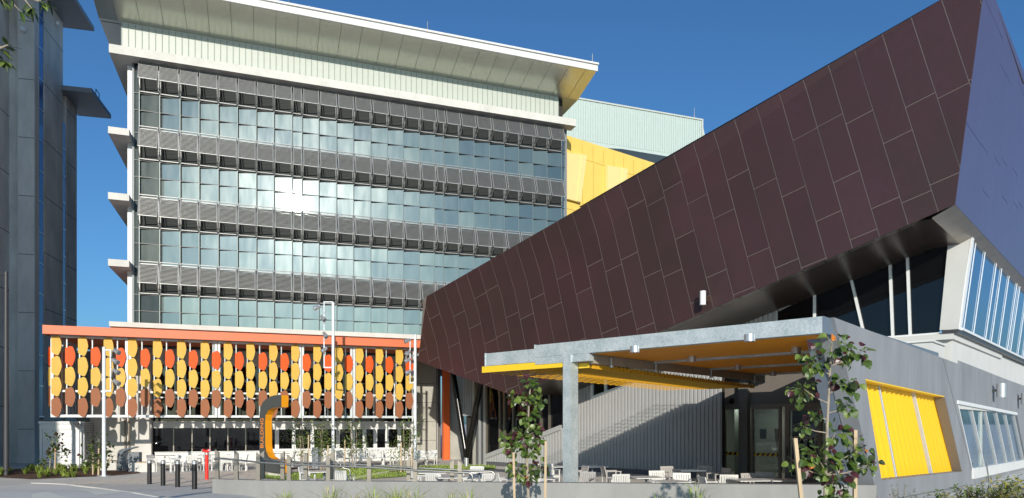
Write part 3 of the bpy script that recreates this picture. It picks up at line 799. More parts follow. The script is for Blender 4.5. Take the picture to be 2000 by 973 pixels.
# ============================================================ AUDITORIUM: bronze box over glazing, ribbed and rendered walls
BB, BG, AW = 24.69, 29.0, -5.40
AU = thing('auditorium', 'auditorium with a huge dark bronze panelled box cantilevered over glazing, right half', 'building', Q(-10, 27, 0))
def auditorium():
    rg = random.Random(5)
    P = lambda u, v: onB(u, v, BB)
    TL, TR = P(838, 585), P(1925, -51)
    BR, BM, BL, ML = P(1865, 400), P(1000, 772), P(815, 705), P(822, 676)
    # extend the top edge a little to the slanting corner
    def az(p): return (p.dot(E2), p.z)
    outline = [az(BL), az(BM), az(BR), az(TR), az(TL), az(ML)]
    C0, C1 = az(P(822, 690)), az(P(1739, 62))          # soft fold line
    fn = Vector((-(C1[1]-C0[1]), C1[0]-C0[0])).normalized()
    kf = .40 / max(.1, (Vector(az(TL)) - Vector(C0)).dot(fn))
    def off(p):                                        # upper facet leans out from the fold
        d = (Vector(p) - Vector(C0)).dot(fn); return max(0, d) * kf
    def W3(p, d=0): return Q(p[0], BB - off(p) - d, p[1])
    # backing and solid volume
    poly = ccw(outline); body = MB()
    up_ = clip(poly, lambda p: (p[0]-C0[0])*fn.x + (p[1]-C0[1])*fn.y); lo_ = clip(poly, lambda p: -((p[0]-C0[0])*fn.x + (p[1]-C0[1])*fn.y))
    back = MB()
    for q in (up_, lo_): back.add([W3(p) for p in q], [tuple(range(len(q)))])
    back.build('cladding_joint', 'joint_light', AU)
    # panels
    px = (Vector(az(TR)) - Vector(az(TL))).normalized(); qx = Vector((-px.y, px.x))
    org = Vector(az(TL)); pm = MB(); PW = .86
    def uvp(p, q): v = org + px*p + qx*q; return (v.x, v.y)
    ncol = 46
    for i in range(-3, ncol):
        q0 = 2.0; st = rg.uniform(1.0, 3.6)
        cuts = [3.0, -st]
        while cuts[-1] > -14: cuts.append(cuts[-1] - rg.choice((2.1, 2.7, 3.1, 3.1, 2.4)))
        for t1, t0 in zip(cuts, cuts[1:]):
            g = .012; mi = rg.choice((0,0,0,1,2))
            cell = ccw([uvp(i*PW+g, t0+g), uvp((i+1)*PW-g, t0+g), uvp((i+1)*PW-g, t1-g), uvp(i*PW+g, t1-g)])
            for part in (up_, lo_):
                pp = clip_convex(cell, ccw(part))
                if len(pp) < 3: continue
                tx, ty = rg.uniform(-.0025, .0025), rg.uniform(-.0025, .0025); c = pp[0]
                f = [W3(p, .012 + (p[0]-c[0])*tx + (p[1]-c[1])*ty) for p in pp]; n = len(f)
                b = [v + E1*.009 for v in f]
                pm.add(f+b, [tuple(range(n))] + [(k, (k+1) % n, (k+1) % n + n, k+n) for k in range(n)], mi)
    pm.build('bronze_cladding', ['bronze_cladding', 'bronze_cladding_b', 'bronze_cladding_c'], AU)
    # roof, underside and end of the box
    bk = lambda p, dz, d=8: Q(p[0], BB + d, p[1] + dz)
    sh = MB()
    azs = [az(v) for v in (BL, BM, BR, TR, TL, ML)]
    f = [W3(p, -.02) for p in azs]
    b = [bk(azs[0], 2.2), bk(azs[1], 3.6), bk(azs[2], 0.0), bk(azs[3], -.4), bk(azs[4], -.6), bk(azs[5], 0)]
    splitp = az(P(1270, 655)); 
    for i, j in ((3,4),(4,5),(5,0)): sh.quad(f[i], f[j], b[j], b[i])
    sh.build('box_shell', 'bronze_soffit', AU)
    # soffit: bright metal return strip, then dark panelled soffit back to the glazing
    S0, S1 = azs[1], azs[2]
    st = MB(); dk = MB()
    def edge(t): return (S0[0]+(S1[0]-S0[0])*t, S0[1]+(S1[1]-S0[1])*t)
    for k in range(24):
        a, c = edge(k/24+.0012), edge((k+1)/24-.0012)
        st.quad(Q(a[0], BB+.0, a[1]), Q(c[0], BB+.0, c[1]), Q(c[0]-.12, BB+.55, c[1]+.05), Q(a[0]-.12, BB+.55, a[1]+.05))
    st.build('soffit_edge', 'soffit_metal', AU)
    for k in range(12):
        a, c = edge(k/12+.001), edge((k+1)/12-.001)
        lift = lambda e: max(0, (1-(e[0]-S0[0])/(S1[0]-S0[0])))*3.0
        dk.quad(Q(a[0]-.12, BB+.56, a[1]+.12), Q(c[0]-.12, BB+.56, c[1]+.12), Q(c[0]-.2, BG+1.5, c[1]+.10+lift(c)*.0), Q(a[0]-.2, BG+1.5, a[1]+.10+lift(a)*0))
    dk.quad(*[Q(e[0]-d[0], d[1], e[1]+d[2]) for e, d in ((edge(0),(0,BB+.03,.09)),(edge(1),(0,BB+.03,.09)),(edge(1),(.2,BG+1.6,.16)),(edge(0),(.2,BG+1.6,.16)))])
    dk.quad(Q(azs[0][0], BB+.02, azs[0][1]+.02), Q(azs[1][0], BB+.02, azs[1][1]+.02), Q(azs[1][0], BB+3, azs[1][1]+2.4), Q(azs[0][0], BB+3, azs[0][1]+1.6))
    dk.build('soffit', 'bronze_soffit', AU)
    # right-hand flank, leaning outwards, panelled in long vertical boards
    aT, zT2, aBt, zB2 = azs[3][0], azs[3][1], azs[2][0], azs[2][1]
    def K(b, t, d=0):                                  # t: 0 bottom, 1 top
        n = Vector((zT2-zB2, -(aT-aBt))).normalized()
        return Q(aBt+(aT-aBt)*t + n.x*d, b, zB2+(zT2-zB2)*t + n.y*d)
    fb = MB(); fb.quad(K(BB,0), K(BB+34,0), K(BB+34,1), K(BB,1)); fb.build('flank_backing', 'flank_joint', AU)
    fp = MB(); b = BB + .02
    while b < BB + 33:
        wd = 1.17; cuts = [0]; 
        while cuts[-1] < 1: cuts.append(cuts[-1] + rg.choice((.42, .55, .62)) if cuts[-1] else rg.uniform(.08, .5))
        for t0, t1 in zip(cuts, cuts[1:]):
            t1 = min(t1, 1); f = [K(b+.006, t0+.0012, .01), K(b+wd-.006, t0+.0012, .01), K(b+wd-.006, t1-.0012, .01), K(b+.006, t1-.0012, .01)]
            tw = rg.uniform(-.003, .003); f[2] = f[2] + E2*tw; f[1] = f[1] - E2*tw
            bkk = [v - E2*.008 for v in f]
            fp.add(f+bkk, [(0,1,2,3)] + [(i, (i+1) % 4, (i+1) % 4+4, i+4) for i in range(4)])
        b += wd
    fp.build('bronze_cladding', 'flank_cladding', AU)
    ft = MB(); ft.quad(K(BB,1), K(BB+34,1), K(BB+34,1)-E2*18, Q(-25, BB+8, zT2-.6)); ft.build('roof', 'bronze_soffit', AU)
    fe = MB()
    n_ = 20
    for k in range(n_):                                # underside of the flank
        b0, b1 = BB + k*1.6, BB + (k+1)*1.6 - .02
        fe.quad(K(b0,0)-E2*.0, K(b1,0), K(b1,0)-E2*.62+UP*-.28, K(b0,0)-E2*.62-UP*.28)
    fe.build('soffit_edge', 'soffit_metal', AU)
    fd = MB(); fd.quad(K(BB+.1,0)-E2*.62-UP*.28, K(BB+34,0)-E2*.62-UP*.28, K(BB+34,0)-E2*5-UP*.2, K(BB+.1,0)-E2*5-UP*.2); fd.build('soffit', 'bronze_soffit', AU)
    # wall light on the bronze face
    q = P(1383, 585); m = MB()
    o = q - E1*.42; m.tube([o-UP*.26, o+UP*.26], .115, 14); wl = m.build('wall_light', 'white_metal', AU, True)
    m = MB(); m.box(q - E1*.32 - E2*.05 - UP*.1, E2*.1, E1*.31, UP*.2); m.build('bracket', 'bronze_soffit', wl)
mat('bronze_soffit', (.075, .05, .038), .30, .55, var=.15, vscale=.6)
mat('soffit_metal', (.25, .215, .18), .30, .75, var=.12, vscale=1.5)
mat('flank_cladding', (.118, .110, .205), .35, .3, var=.06, vscale=.4)
mat('flank_joint', (.05, .04, .06), .5)
auditorium()

def aud_lower():
    P = lambda u, v: onB(u, v, BG)
    # upper glazing
    soff = lambda u, v: P(u, v)
    gls = [((1521,606),(1591,571)), ((1591,571),(1661,541)), ((1661,541),(1738,506)), ((1738,506),(1772,492)), ((1772,492),(1856,455))]
    bot = [1521, 1591, 1690, 1744, 1778, 1834]
    zbot = P(1760, 657).z
    def B(u): p = P(u, 700); p.z = zbot; return p
    for i, (a, b) in enumerate(gls):
        m = MB(); m.prism([B(bot[i])+E1*.05, B(bot[i+1])+E1*.05, P(*b)+E1*.05+UP*.05, P(*a)+E1*.05+UP*.05], E1*.03)
        m.build('window', 'dark_glass', AU)
        f = MB(); p0 = B(bot[i+1]); p1 = P(b[0], b[1]); 
        if i < 4:
            f.box(p0-E2*.045-E1*.06, E2*.09, E1*.1, p1-p0+UP*.05); f.build('mullion', 'white_metal', AU)
    f = MB()
    for (a, b) in gls: f.box(P(*a)-E1*.05-UP*.04, P(*b)-P(*a), E1*.09, UP*.07)
    f.build('head_trim', 'corrugated', AU)
    f = MB(); f.box(B(1521)-E1*.1-UP*.16, B(1838)-B(1521), E1*.14, UP*.19); f.build('sill', 'white_metal', AU)
    lw = MB(); lw.prism([P(1655,655)+UP*.02, B(1690)-E2*.05+UP*.03, B(1672)+UP*.9, B(1655)+UP*.5], E1*.03)
    # interior glimpse: a pale handrail behind the glass is left to reflection
    # white corner pier and side glazing, leaning like the box
    pB0, pB1, pT1, pT0 = P(1836, 645), P(1873, 644), P(1898, 466), P(1856, 455)
    pb = MB(); pb.prism([pB0-E1*.08, pB1-E1*.08, pT1-E1*.08+UP*.3, pT0-E1*.08+UP*.3], E1*.30); pb.build('corner_pier', 'light_render', AU)
    a0, a1 = pB1.dot(E2), pT1.dot(E2); z0, z1 = pB1.z, pT1.z
    def K(b, t): return Q(a0+(a1-a0)*t, b, z0+(z1-z0)*t)
    b = BG + .25; i = 0
    us = [1889, 1908, 1931, 1942, 1957, 1973, 1979, 1993, 2003, 2012, 2022]
    bs = [BG+.16] + [hit(u, HZ, E2, a0+.1).dot(E1) for u in us]
    bs = [v for v in bs if v < 60]
    for x0, x1 in zip(bs, bs[1:]):
        m = MB(); m.prism([K(x0, .03)-E2*.05, K(x1, .03)-E2*.05, K(x1, 1.12)-E2*.05, K(x0, 1.12)-E2*.05], -E2*.03); w_ = m.build('window', 'sky_glass', AU)
        f = MB(); f.box(K(x1,.03)-E1*.02-E2*.035, E1*.035, E2*.03, K(x1,1.12)-K(x1,.03)); f.build('mullion', 'white_metal', w_)
    f = MB(); f.box(K(BG+.221,.0)-E2*.12, E1*30, E2*.20, UP*.09); f.box(K(BG-.06,-.02)-E2*.02+UP*.0, E1*.27, E2*.06, K(0,1.02)-K(0,-.02)); f.build('sill', 'white_metal', AU)
    f = MB(); f.box(K(BG-.4,.0)-E2*.45-UP*.14, E1*30, E2*.50, UP*.12); f.build('drip_edge', 'dark_metal', AU)
    fl = MB(); fl.fbox(Q, ((-13, a0-.1), (BG-.35, BG+10), (z0-.35, z0-.14))); fl.build('floor_edge', 'light_render', AU)
    # white rendered wall and low parapet under the glazing
    wz = MB(); wz.fbox(Q, ((-5.9, AW-.03), (BG-.1, 66), (3.0, z0-.16))); wz.build('white_wall', 'light_render', AU)
    wz = MB(); wz.fbox(Q, ((-9.4, -5.62), (26.7, BG-.38), (4.0, 5.20))); pw = wz.build('parapet', 'light_render', AU)
    wc = MB(); wc.fbox(Q, ((-9.45, -5.55), (26.62, 26.95), (5.202, 5.26))); wc.fbox(Q, ((-5.9, -5.55), (26.953, BG-.37), (5.202, 5.26))); wc.build('coping', 'white_paint', pw)

    # ------------- ribbed wall behind the canopy
    def ribs(a0, a1, zb, zt, m, name='ribbed_wall', b=BG, pitch=.2):
        n = max(1, int(round((a1-a0)/pitch))); mb = MB(); pw = (a1-a0)/n
        for i in range(n):
            x = a0 + pw*i
            prof = [(0,.0),(.14,.0),(.24,-.055),(.76,-.055),(.86,.0),(1,.0)]
            for (t0, d0), (t1, d1) in zip(prof, prof[1:]):
                xa, xb = x+pw*t0, x+pw*t1
                zbb = [zb(xa), zb(xb)] if callable(zb) else [zb, zb]; ztt = [zt(xa), zt(xb)] if callable(zt) else [zt, zt]
                if ztt[0] <= zbb[0]+.01: continue
                mb.quad(Q(xa, b+d0, zbb[0]), Q(xb, b+d1, zbb[1]), Q(xb, b+d1, ztt[1]), Q(xa, b+d0, ztt[0]))
        return mb.build(name, m, AU)
    A = lambda u: aB(u, BG)
    pt = lambda u, v: onB(u, v, BG)
    s0, s1 = pt(950, 894), pt(1090, 840)               # sloping sill of the left window
    aS0, aS1 = A(950), A(1100)
    slope = (s1.z - s0.z)/(s1.dot(E2) - s0.dot(E2))
    sill = lambda a: s0.z + slope*(a - aS0)
    ribs(aS0, aS1, .25, lambda a: sill(a), 'corrugated')
    w0, w1, wt = pt(1157, 777), pt(1224, 752), None
    aW0, aW1 = A(1157), A(1232)
    sl2 = (w1.z-w0.z)/(w1.dot(E2)-w0.dot(E2)); sill2 = lambda a: w0.z + sl2*(a-w0.dot(E2))
    ribs(aS1, aW0, .25, 6.0, 'corrugated'); ribs(aW0, aW1, .25, lambda a: sill2(a), 'corrugated')
    aD = A(1410)
    ribs(aW1, aD, .25, 6.8, 'corrugated'); ribs(aD+.002, A(1519), 4.75, 7.6, 'corrugated')
    pl = MB(); pl.fbox(Q, ((aS0, aD), (BG-.02, BG+.2), (0, .25))); pl.build('plinth', 'corr_dark', AU)
    bk = MB(); bk.fbox(Q, ((A(908), aD-.01), (BG+.12, BG+.3), (0, 7.5))); bk.fbox(Q, ((aD-.005, A(1519)), (BG+.12, BG+.3), (4.75, 8))); bk.build('wall_backing', 'interior', AU)
    g = MB(); g.prism([Q(aW0, BG+.03, sill2(aW0)), Q(aW1, BG+.03, sill2(aW1)), Q(aW1, BG+.03, 6), Q(aW0, BG+.03, 6)], E1*.03); w_ = g.build('window', 'dark_glass', AU)
    f = MB(); f.box(Q(aW0-.06, BG-.09, sill2(aW0)-.07), Q(aW1, 0, sill2(aW1))-Q(aW0, 0, sill2(aW0)), E1*.12, UP*.12)
    for a in (aW0, aW0+.85, aW0+2.4): f.fbox(Q, ((a-.06, a+.06), (BG-.08, BG+.025), (sill2(a)+.06, 6)))
    f.build('frame', 'white_metal', w_)
    # left window with sloping sill, tall mullions
    g = MB(); g.prism([Q(aS0, BG+.03, sill(aS0)), Q(aS1, BG+.03, sill(aS1)), Q(aS1, BG+.03, 7), Q(aS0, BG+.03, 7)], E1*.03); w_ = g.build('window', 'dark_glass', AU)
    f = MB(); f.box(Q(aS0-.1, BG-.14, sill(aS0)-.1), Q(aS1, 0, sill(aS1))-Q(aS0, 0, sill(aS0)), E1*.18, UP*.26); f.build('sill', 'corrugated', w_)
    for u in (951, 977, 986, 1003, 1031, 1058, 1074):
        a = A(u); f = MB(); f.fbox(Q, ((a-.05, a+.05), (BG-.08, BG+.025), (sill(a)+.16, 7))); f.build('mullion', 'stainless', w_)
    # further left: ribbed grey panel over a dark opening, dark stanchions
    ribs(A(905), A(926), 3.05, 7.5, 'corrugated', b=BG-.0); 
    d = MB(); d.fbox(Q, ((A(906), A(926)), (BG-.1, BG+.02), (2.92, 3.04))); d.build('lintel', 'corrugated', AU)
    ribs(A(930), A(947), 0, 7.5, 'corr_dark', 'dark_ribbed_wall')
    for u in (927.5, 939, 948.5):
        m = MB(); m.fbox(Q, ((A(u)-.07, A(u)+.07), (BG-.12, BG+.02), (0, 7.5))); m.build('stanchion', 'wall_concrete' if u < 930 else 'corrugated', AU)
    # V-shaped steel struts
    bV = 27.4; base = onB(911, 905, bV); base.z = .0
    for (u, v) in ((884, 726), (941, 740)):
        t = onB(u, v, bV); d = (t - base); m = MB(); m.tube([base+UP*.55+d*.0, t + d*.15], .17, 10); s_ = m.build('strut', 'strut_metal', AU, True)
    m = MB(); m.tube([base, base+UP*.75], .13, 10); m.build('strut_foot', 'silver', AU, True)
    # ------------- recessed entrance with glazed doors
    bD = 30.4
    aL, aR = aB(1410, bD)-.3, -5.5
    zh = hit(1470, 795, E1, bD).z; zc = 4.75
    wl = MB(); wl.fbox(Q, ((aL, aR), (bD, bD+.3), (zh+.12, zc))); wl.build('entrance_wall', 'taupe', AU)
    pr = MB(); pr.fbox(Q, ((aB(1449, bD), aB(1466, bD)), (bD-.35, bD-.003), (0, zc))); pr.build('column', 'taupe', AU)
    iw = MB(); iw.fbox(Q, ((aL-1, aR), (bD+4.5, bD+4.7), (0, zc))); iw.fbox(Q, ((aB(1412, bD), aB(1450, bD)), (bD+1.2, bD+1.3), (0, zh))); iw.build('interior_wall', 'interior_wall', AU)
    nf = MB(); nf.fbox(Q, ((aL-1, aR), (bD+.31, bD+4.5), (zh+.1, zh+.25))); nf.fbox(Q, ((aL-1.2, aL-1.003), (bD-1.2, bD+4.7), (0, zc))); nf.build('interior_ceiling', 'interior_wall', AU)
    for (u, dd) in ((1432, .8), (1490, 1.6), (1500, 3.2)):
        q = hit(u, HZ, E1, bD+dd); q.z = zh+.07; m = MB(); m.tube([q, q+UP*.025], .17, 14); m.build('ceiling_lamp', 'lamp_lit', AU)
    leaves = [(1412,1449,'window'), (1466,1524,'window'), (1532,1604,'door')]
    for u0, u1, nm in leaves:
        x0, x1 = aB(u0, bD), aB(u1, bD)
        g = MB(); g.fbox(Q, ((x0+.08, x1-.08), (bD+.10, bD+.12), (.12, zh-.08))); w_ = g.build(nm, 'clear_glass', AU)
        f = MB(); e = .10 if nm == 'window' else .2
        f.fbox(Q, ((x0, x0+e), (bD+.04, bD+.18), (0, zh))); f.fbox(Q, ((x1-e, x1), (bD+.04, bD+.18), (0, zh)))
        f.fbox(Q, ((x0+e+.002, x1-e-.002), (bD+.04, bD+.18), (zh-e, zh))); f.fbox(Q, ((x0+e+.002, x1-e-.002), (bD+.04, bD+.18), (0, e)))
        f.build('frame', 'taupe_frame', w_)
        if nm == 'window':
            st = MB(); n = max(3, int((x1-x0-.22)/.22)); ww = (x1-x0-.22)/n
            for k in range(n):
                x = x0+.11+ww*k; st.prism([Q(x, bD+.085, 1.02), Q(x+ww*.5, bD+.085, 1.02), Q(x+ww*.8, bD+.085, 1.15), Q(x+ww*.3, bD+.085, 1.15)], E1*.006)
            st.build('hazard_stripe', 'shutter_yellow', w_)
            st = MB(); st.fbox(Q, ((x0+.1, x1-.1), (bD+.092, bD+.096), (1.02, 1.15))); st.build('hazard_band', 'black_metal', w_)
        else:
            hd = MB(); hd.tube([Q(x0+.12, bD-.02, .95), Q(x0+.12, bD-.02, 1.45)], .025, 8); hd.build('handle', 'dark_metal', w_)
            pn = MB(); pn.fbox(Q, ((x0+.2, x1-.2), (bD+.35, bD+.38), (.2, zh-.2))); pn.build('dark_backing', 'interior', w_)
            c = hit(1573, 857, E1, bD+.09)
            text_mesh('lettering', 'GREEN ROOM', .27, .004, 'letter_gold', w_, c, E2, UP)
            text_mesh('lettering', 'THE', .10, .004, 'letter_gold', w_, c + UP*.21 - E2*.2, E2, UP)
    fr = MB(); fr.fbox(Q, ((aL, aR), (bD+.0, bD+.2), (zh+.003, zh+.118))); fr.build('door_head', 'taupe_frame', AU)
    p = hit(1430, 783, E1, bD-.0); m = MB(); m.tube([p-E1*.22, p-E1*.14, p-E1*.04, p], [.05,.13,.16,.16], 14); sp = m.build('dome_camera', 'black_metal', AU, True)
    m = MB(); m.tube([p-E1*.06, p], [.2, .2], 16); m.build('bezel', 'taupe_frame', sp, True)
    nt_ = MB(); q = hit(1484, 857, E1, bD+.6); nt_.box(q, E2*.3, E1*.02, UP*.45); nt_.build('notice_board', 'cabinet_grey', AU)
    pk = MB(); q0 = hit(1521, 918, E1, bD+.5); q1 = hit(1512, 838, E1, bD+1.0); pk.box(q0, E2*.14, E1*.1, q1-q0); pk.build('leaning_board', 'timber', AU)

    # ------------- grey rendered wall with yellow shutters, window and lights
    Wp = lambda u, v: onW(u, v, AW)
    outer = [(1629,620),(1872,711),(1872,704),(1968,742),(2000,753.5),(2090,779),(2090,960),(2000,960),(1735,1060)]
    pts = [Wp(*p) for p in outer]
    zl = pts[1].z; 
    hole1 = [Wp(*p) for p in ((1690,740),(1845,774),(1879,921),(1722,938))]
    hole2 = [Wp(*p) for p in ((1869,782),(1985,806),(2004,899),(1899,917))]
    mb = MB(); mb.prism(pts, -E2*.42, holes=[hole1, hole2]); mb.build('grey_wall', 'grey_render', AU)
    # second leaf behind the front end of the wall, where the canopy beam lands
    b2 = MB(); b2.prism([Wp(1640,640)-E2*.44, Wp(1668,640)-E2*.44, Wp(1760,1060)-E2*.44, Wp(1722,1060)-E2*.44], -E2*.35); b2.build('fin_column', 'steel_blue_and_shade', AU)  # blue-grey colour stands in for the shade on this face
    jl = MB()
    def strip(p, q, wd=.03):
        a, b = Wp(*p), Wp(*q); d = (b-a).normalized(); x = d.cross(E2)*wd; jl.box(a-x*.5+E2*.001, b-a, x, E2*.004)
    strip((1842,702),(1908,958)); strip((1716,980),(1880,950)); strip((1908,950),(2000,934))
    jl.build('wall_joint', 'joint_grey', AU)
    # shutters
    dz = -E2*.36
    tl, tr, br, bl = [h+dz for h in hole1]
    ex = 0.0
    def sh(t, k): 
        a = tl+(tr-tl)*t; b = bl+(br-bl)*t; return a+(b-a)*k
    for t0, t1 in ((-.03,.235),(.262,.665),(.69,1.04)):
        mb = MB(); n = max(8, int((t1-t0)*152)); rows = []
        for i in range(n+1):
            t = t0+(t1-t0)*i/n; d = E2*(.078*math.cos(i*math.pi/4))
            rows.append((sh(t,-.03)+d, sh(t,1.03)+d))
        o_ = len(mb.v); mb.add([p for rw in rows for p in rw], [(2*i, 2*i+2, 2*i+3, 2*i+1) for i in range(n)])
        so_ = mb.build('shutter', 'shutter_yellow', AU)
        for p in so_.data.polygons: p.use_smooth = True
    for t in (.2485, .6775):
        mb = MB(); mb.box(sh(t,-.02)-E1*.05-E2*.02, E1*.10, E2*.11, sh(t,1.02)-sh(t,-.02)); mb.build('shutter_post', 'white_metal', AU)
    bkq = MB(); bkq.prism([sh(-.05,-.05)-E2*.07, sh(1.06,-.05)-E2*.07, sh(1.06,1.05)-E2*.07, sh(-.05,1.05)-E2*.07], -E2*.03); bkq.build('shutter_backing', 'taupe', AU)
    # reveal linings: head coloured yellow for bounce light, taupe jamb
    rv = MB(); rv.prism([hole1[0]+E2*-.004, hole1[1]-E2*.004, hole1[1]-UP*.035-E2*.004, hole1[0]-UP*.035-E2*.004], -E2*.30); rv.build('reveal_head', 'slat_yellow', AU)
    rj = MB(); rj.prism([hole1[1]-E2*.004-UP*.04, hole1[2]-E2*.004+UP*.002, hole1[2]-E2*.004-E1*.03+UP*.002, hole1[1]-E2*.004-E1*.03-UP*.04], -E2*.30); rj.build('reveal_jamb', 'taupe_frame', AU)
    # window of the grey wall
    tl, tr, br, bl = [h-E2*.16 for h in hole2]
    def wn(t, k):
        a = tl+(tr-tl)*t; b = bl+(br-bl)*t; return a+(b-a)*k
    ts = [0, .22, .43, .62, .80, 1.0]
    for i, (a, b) in enumerate(zip(ts, ts[1:])):
        m = MB(); m.prism([wn(a+.012,.02), wn(b-.012,.02), wn(b-.012,.98), wn(a+.012,.98)], -E2*.02); w_ = m.build('window', 'wall_window', AU)
        f = MB(); f.box(wn(b,0)-E1*.05-E2*.03, E1*.10, E2*.1, wn(b,1)-wn(b,0)); f.build('mullion', 'white_metal', w_)
    f = MB(); f.box(hole2[0]-E2*.15+UP*.0, hole2[1]-hole2[0], E2*.20, UP*-.13); f.box(hole2[0]-E2*.16-E1*.02, E1*.1, E2*.17, hole2[3]-hole2[0])
    f.build('frame', 'white_metal', AU)
    f = MB(); f.box(hole2[3]-E2*.15-E1*.1+UP*.05, hole2[2]-hole2[3]+E1*.3, E2*.22, UP*-.42); f.build('sill', 'white_paint', AU)
    for (u, v) in ((1938,763),(1987,779)):
        q = Wp(u, v); o = q + E2*.33; m = MB(); m.tube([o-UP*.3, o+UP*.3], .19, 16); wl = m.build('wall_light', 'silver', AU, True)
        m = MB(); m.box(q-E1*.05-UP*.05, E1*.1, E2*.2, UP*.1); m.build('bracket', 'dark_metal', wl)
    dp = MB(); a, b = Wp(1921, 905), Wp(1935, 985); dp.tube([a+E2*.1, b+E2*.06], .03, 8); dp.build('downpipe', 'cabinet_grey', AU)
def lit():
    m = bpy.data.materials.new('lamp_lit'); m.use_nodes = True; b = m.node_tree.nodes['Principled BSDF']
    b.inputs['Emission Color'].default_value = (1, .95, .85, 1); b.inputs['Emission Strength'].default_value = 28; MATS['lamp_lit'] = m
lit()
mat('strut_metal', (.012, .011, .010), .22, .3)
mat('letter_gold', (.80, .70, .52), .4)
mat('steel_blue_and_shade', (.19, .23, .28), .45, .3, var=.1, vscale=2)  # blue-grey steel; on fin column and side beam the blue is painted shade
mat('joint_grey', (.12, .125, .13), .8)
mat('wall_window', (.22, .36, .48), .05, .75, var=.25, vscale=.5)
aud_lower()

# ============================================================ ENTRANCE CANOPY
mat('slat_yellow_shaded', (.72, .37, .02), .45)  # darker copy of slat_yellow, the shade on the blades is in the colour
def canopy():
    bF = 16.05; aL, aR = -12.0, -6.1
    root = thing('entrance_canopy', 'galvanised steel canopy with an orange slatted ceiling and a yellow egg-crate sunshade', 'canopy', Q(-12, bF, 0))
    zt, zb = 4.84, 4.47
    aB0 = aB(1045, bF); aE = aB(1606, bF)
    m = MB(); m.fbox(Q, ((aB0, aE), (bF-.0, bF+.25), (zb, zt))); m.build('beam', 'galvanised', root)
    m = MB(); m.fbox(Q, ((aE-.002+.003, aE+.03), (bF+.0, 27.0), (zb-.0, zt))); m.fbox(Q, ((aE-.25, aE), (bF+.253, 27), (zb+.02, zt-.02))); m.build('beam', 'steel_blue_and_shade', root)  # side of the galvanised beam, its blue shade put into the colour
    a1, a2 = aB(948, bF), aB(1150, bF)
    z1, z2 = 4.44, 4.72
    m = MB(); m.fbox(Q, ((a1, aB(1092, bF)-.0), (bF+.02, bF+.23), (4.43, zb-.004+.2 if False else 4.466))); 
    m = MB(); m.fbox(Q, ((a1, aB0-.003), (bF+.01, bF+.24), (4.33, 4.735))); m.fbox(Q, ((aB0-.003, a2), (bF+.012, bF+.238), (4.25, 4.467)))
    m.build('beam', 'galvanised', root)
    pl = MB(); 
    for a in (a1-.015, aB0-.02): pl.fbox(Q, ((a, a+.012), (bF-.02, bF+.27), (4.31 if a == a1-.015 else 4.74, 4.75 if a == a1-.015 else 4.86)))
    pl.build('end_plate', 'galvanised', root)
    ap = aB(1108, bF)
    m = MB(); m.fbox(Q, ((ap-.14, ap+.15), (bF-.03, bF+.32), (0, 4.465))); m.build('post', 'galvanised', root)
    # roof deck, edge beam along the left side, cross purlins
    m = MB(); m.fbox(Q, ((aL+.02, aE-.26), (bF+.26, 28.2), (zt-.12, zt-.02))); m.build('roof_deck', 'galvanised', root)
    m = MB(); m.fbox(Q, ((aL-.10, aL), (bF+.27, 28.2), (4.20, 4.70))); m.build('side_beam', 'edge_beam', root)
    # orange slatted ceiling in three fields, slats running along the beam
    fields = [(bF+.28, 19.6), (19.85, 23.4), (23.65, 27.3)]
    for k, (b0, b1) in enumerate(fields):
        m = MB(); n = int((b1-b0)/.14)
        for i in range(n): 
            b = b0 + (b1-b0)*i/n; m.fbox(Q, ((aL+.03, aE-.27), (b, b+.10), (4.46, 4.50)))
        m.fbox(Q, ((aL+.03, aE-.27), (b0, b1), (4.515, 4.53)))
        m.build('ceiling', 'soffit_orange', root)
    for b in (19.61, 23.41, 27.31):
        m = MB(); m.fbox(Q, ((aL+.03, aE-.27), (b, b+.22), (4.40, 4.52))); m.build('purlin', 'galvanised', root)
    # downlights
    for (u, v, big) in ((1240,684,1),(1464,662,1),(1351,703,0),(1555,686,0),(1441,719,0),(1510,731,0)):
        p = onZ(u, v, 4.36)
        m = MB(); m.tube([p-UP*.06, p+UP*.10], .125, 18); d = m.build('downlight', 'silver', root, True)
    # egg-crate sunshade: yellow blades along the beam, thin cross blades
    sa0, sa1 = aB(940, bF)+.0, -12.16; am = -14.6
    zb2 = lambda b: 4.10 - .015*(b-bF)
    m = MB(); m.fbox(Q, ((sa0, ap-.15), (bF+.03, bF+.07), (4.12, 4.325))); m.fbox(Q, ((ap+.16, sa1), (bF+.33, bF+.36), (4.08, 4.23))); m.build('edge_blade', 'slat_yellow', root)
    bl = MB(); b = bF+.5; i = 0; te = MB()
    while b < 27.6:
        z = zb2(b)
        bl.fbox(Q, ((am+.002, sa1), (b, b+.02), (z-.0, z+.075)))
        if i % 2 == 0: bl.fbox(Q, ((sa0+.02, am), (b, b+.012), (z+.02, z+.034)))
        te.fbox(Q, ((sa1+.002, sa1+.04), (b-.04, b+.125), (z-.03, z+.09))); te.fbox(Q, ((sa1+.004, sa1+.03), (b-.03, b+.02), (z+.091, z+.13)))
        b += .21; i += 1
    bl.build('blade', 'slat_yellow_shaded', root); te.build('blade_bracket', 'slat_yellow_shaded', root)
    cb = MB(); a = sa0+.2
    while a < sa1-.1:
        p0, p1 = Q(a, bF+.4, zb2(bF)+.02), Q(a, 27.6, zb2(27.6)+.02); cb.box(p0, E2*.012, p1-p0, UP*(.03 if a > am else .012)); a += .45
    cb.build('cross_blade', 'slat_yellow_shaded', root)
    for b in (17.2, 19.7, 23.5, 27.2):
        m = MB(); q = Q(aL+.06, b, 4.20); m.tube([q+UP*.2, q-UP*.05], .03, 8); m.tube([q-UP*.08, q-UP*.02], .06, 10); m.build('hanger', 'galvanised', root)
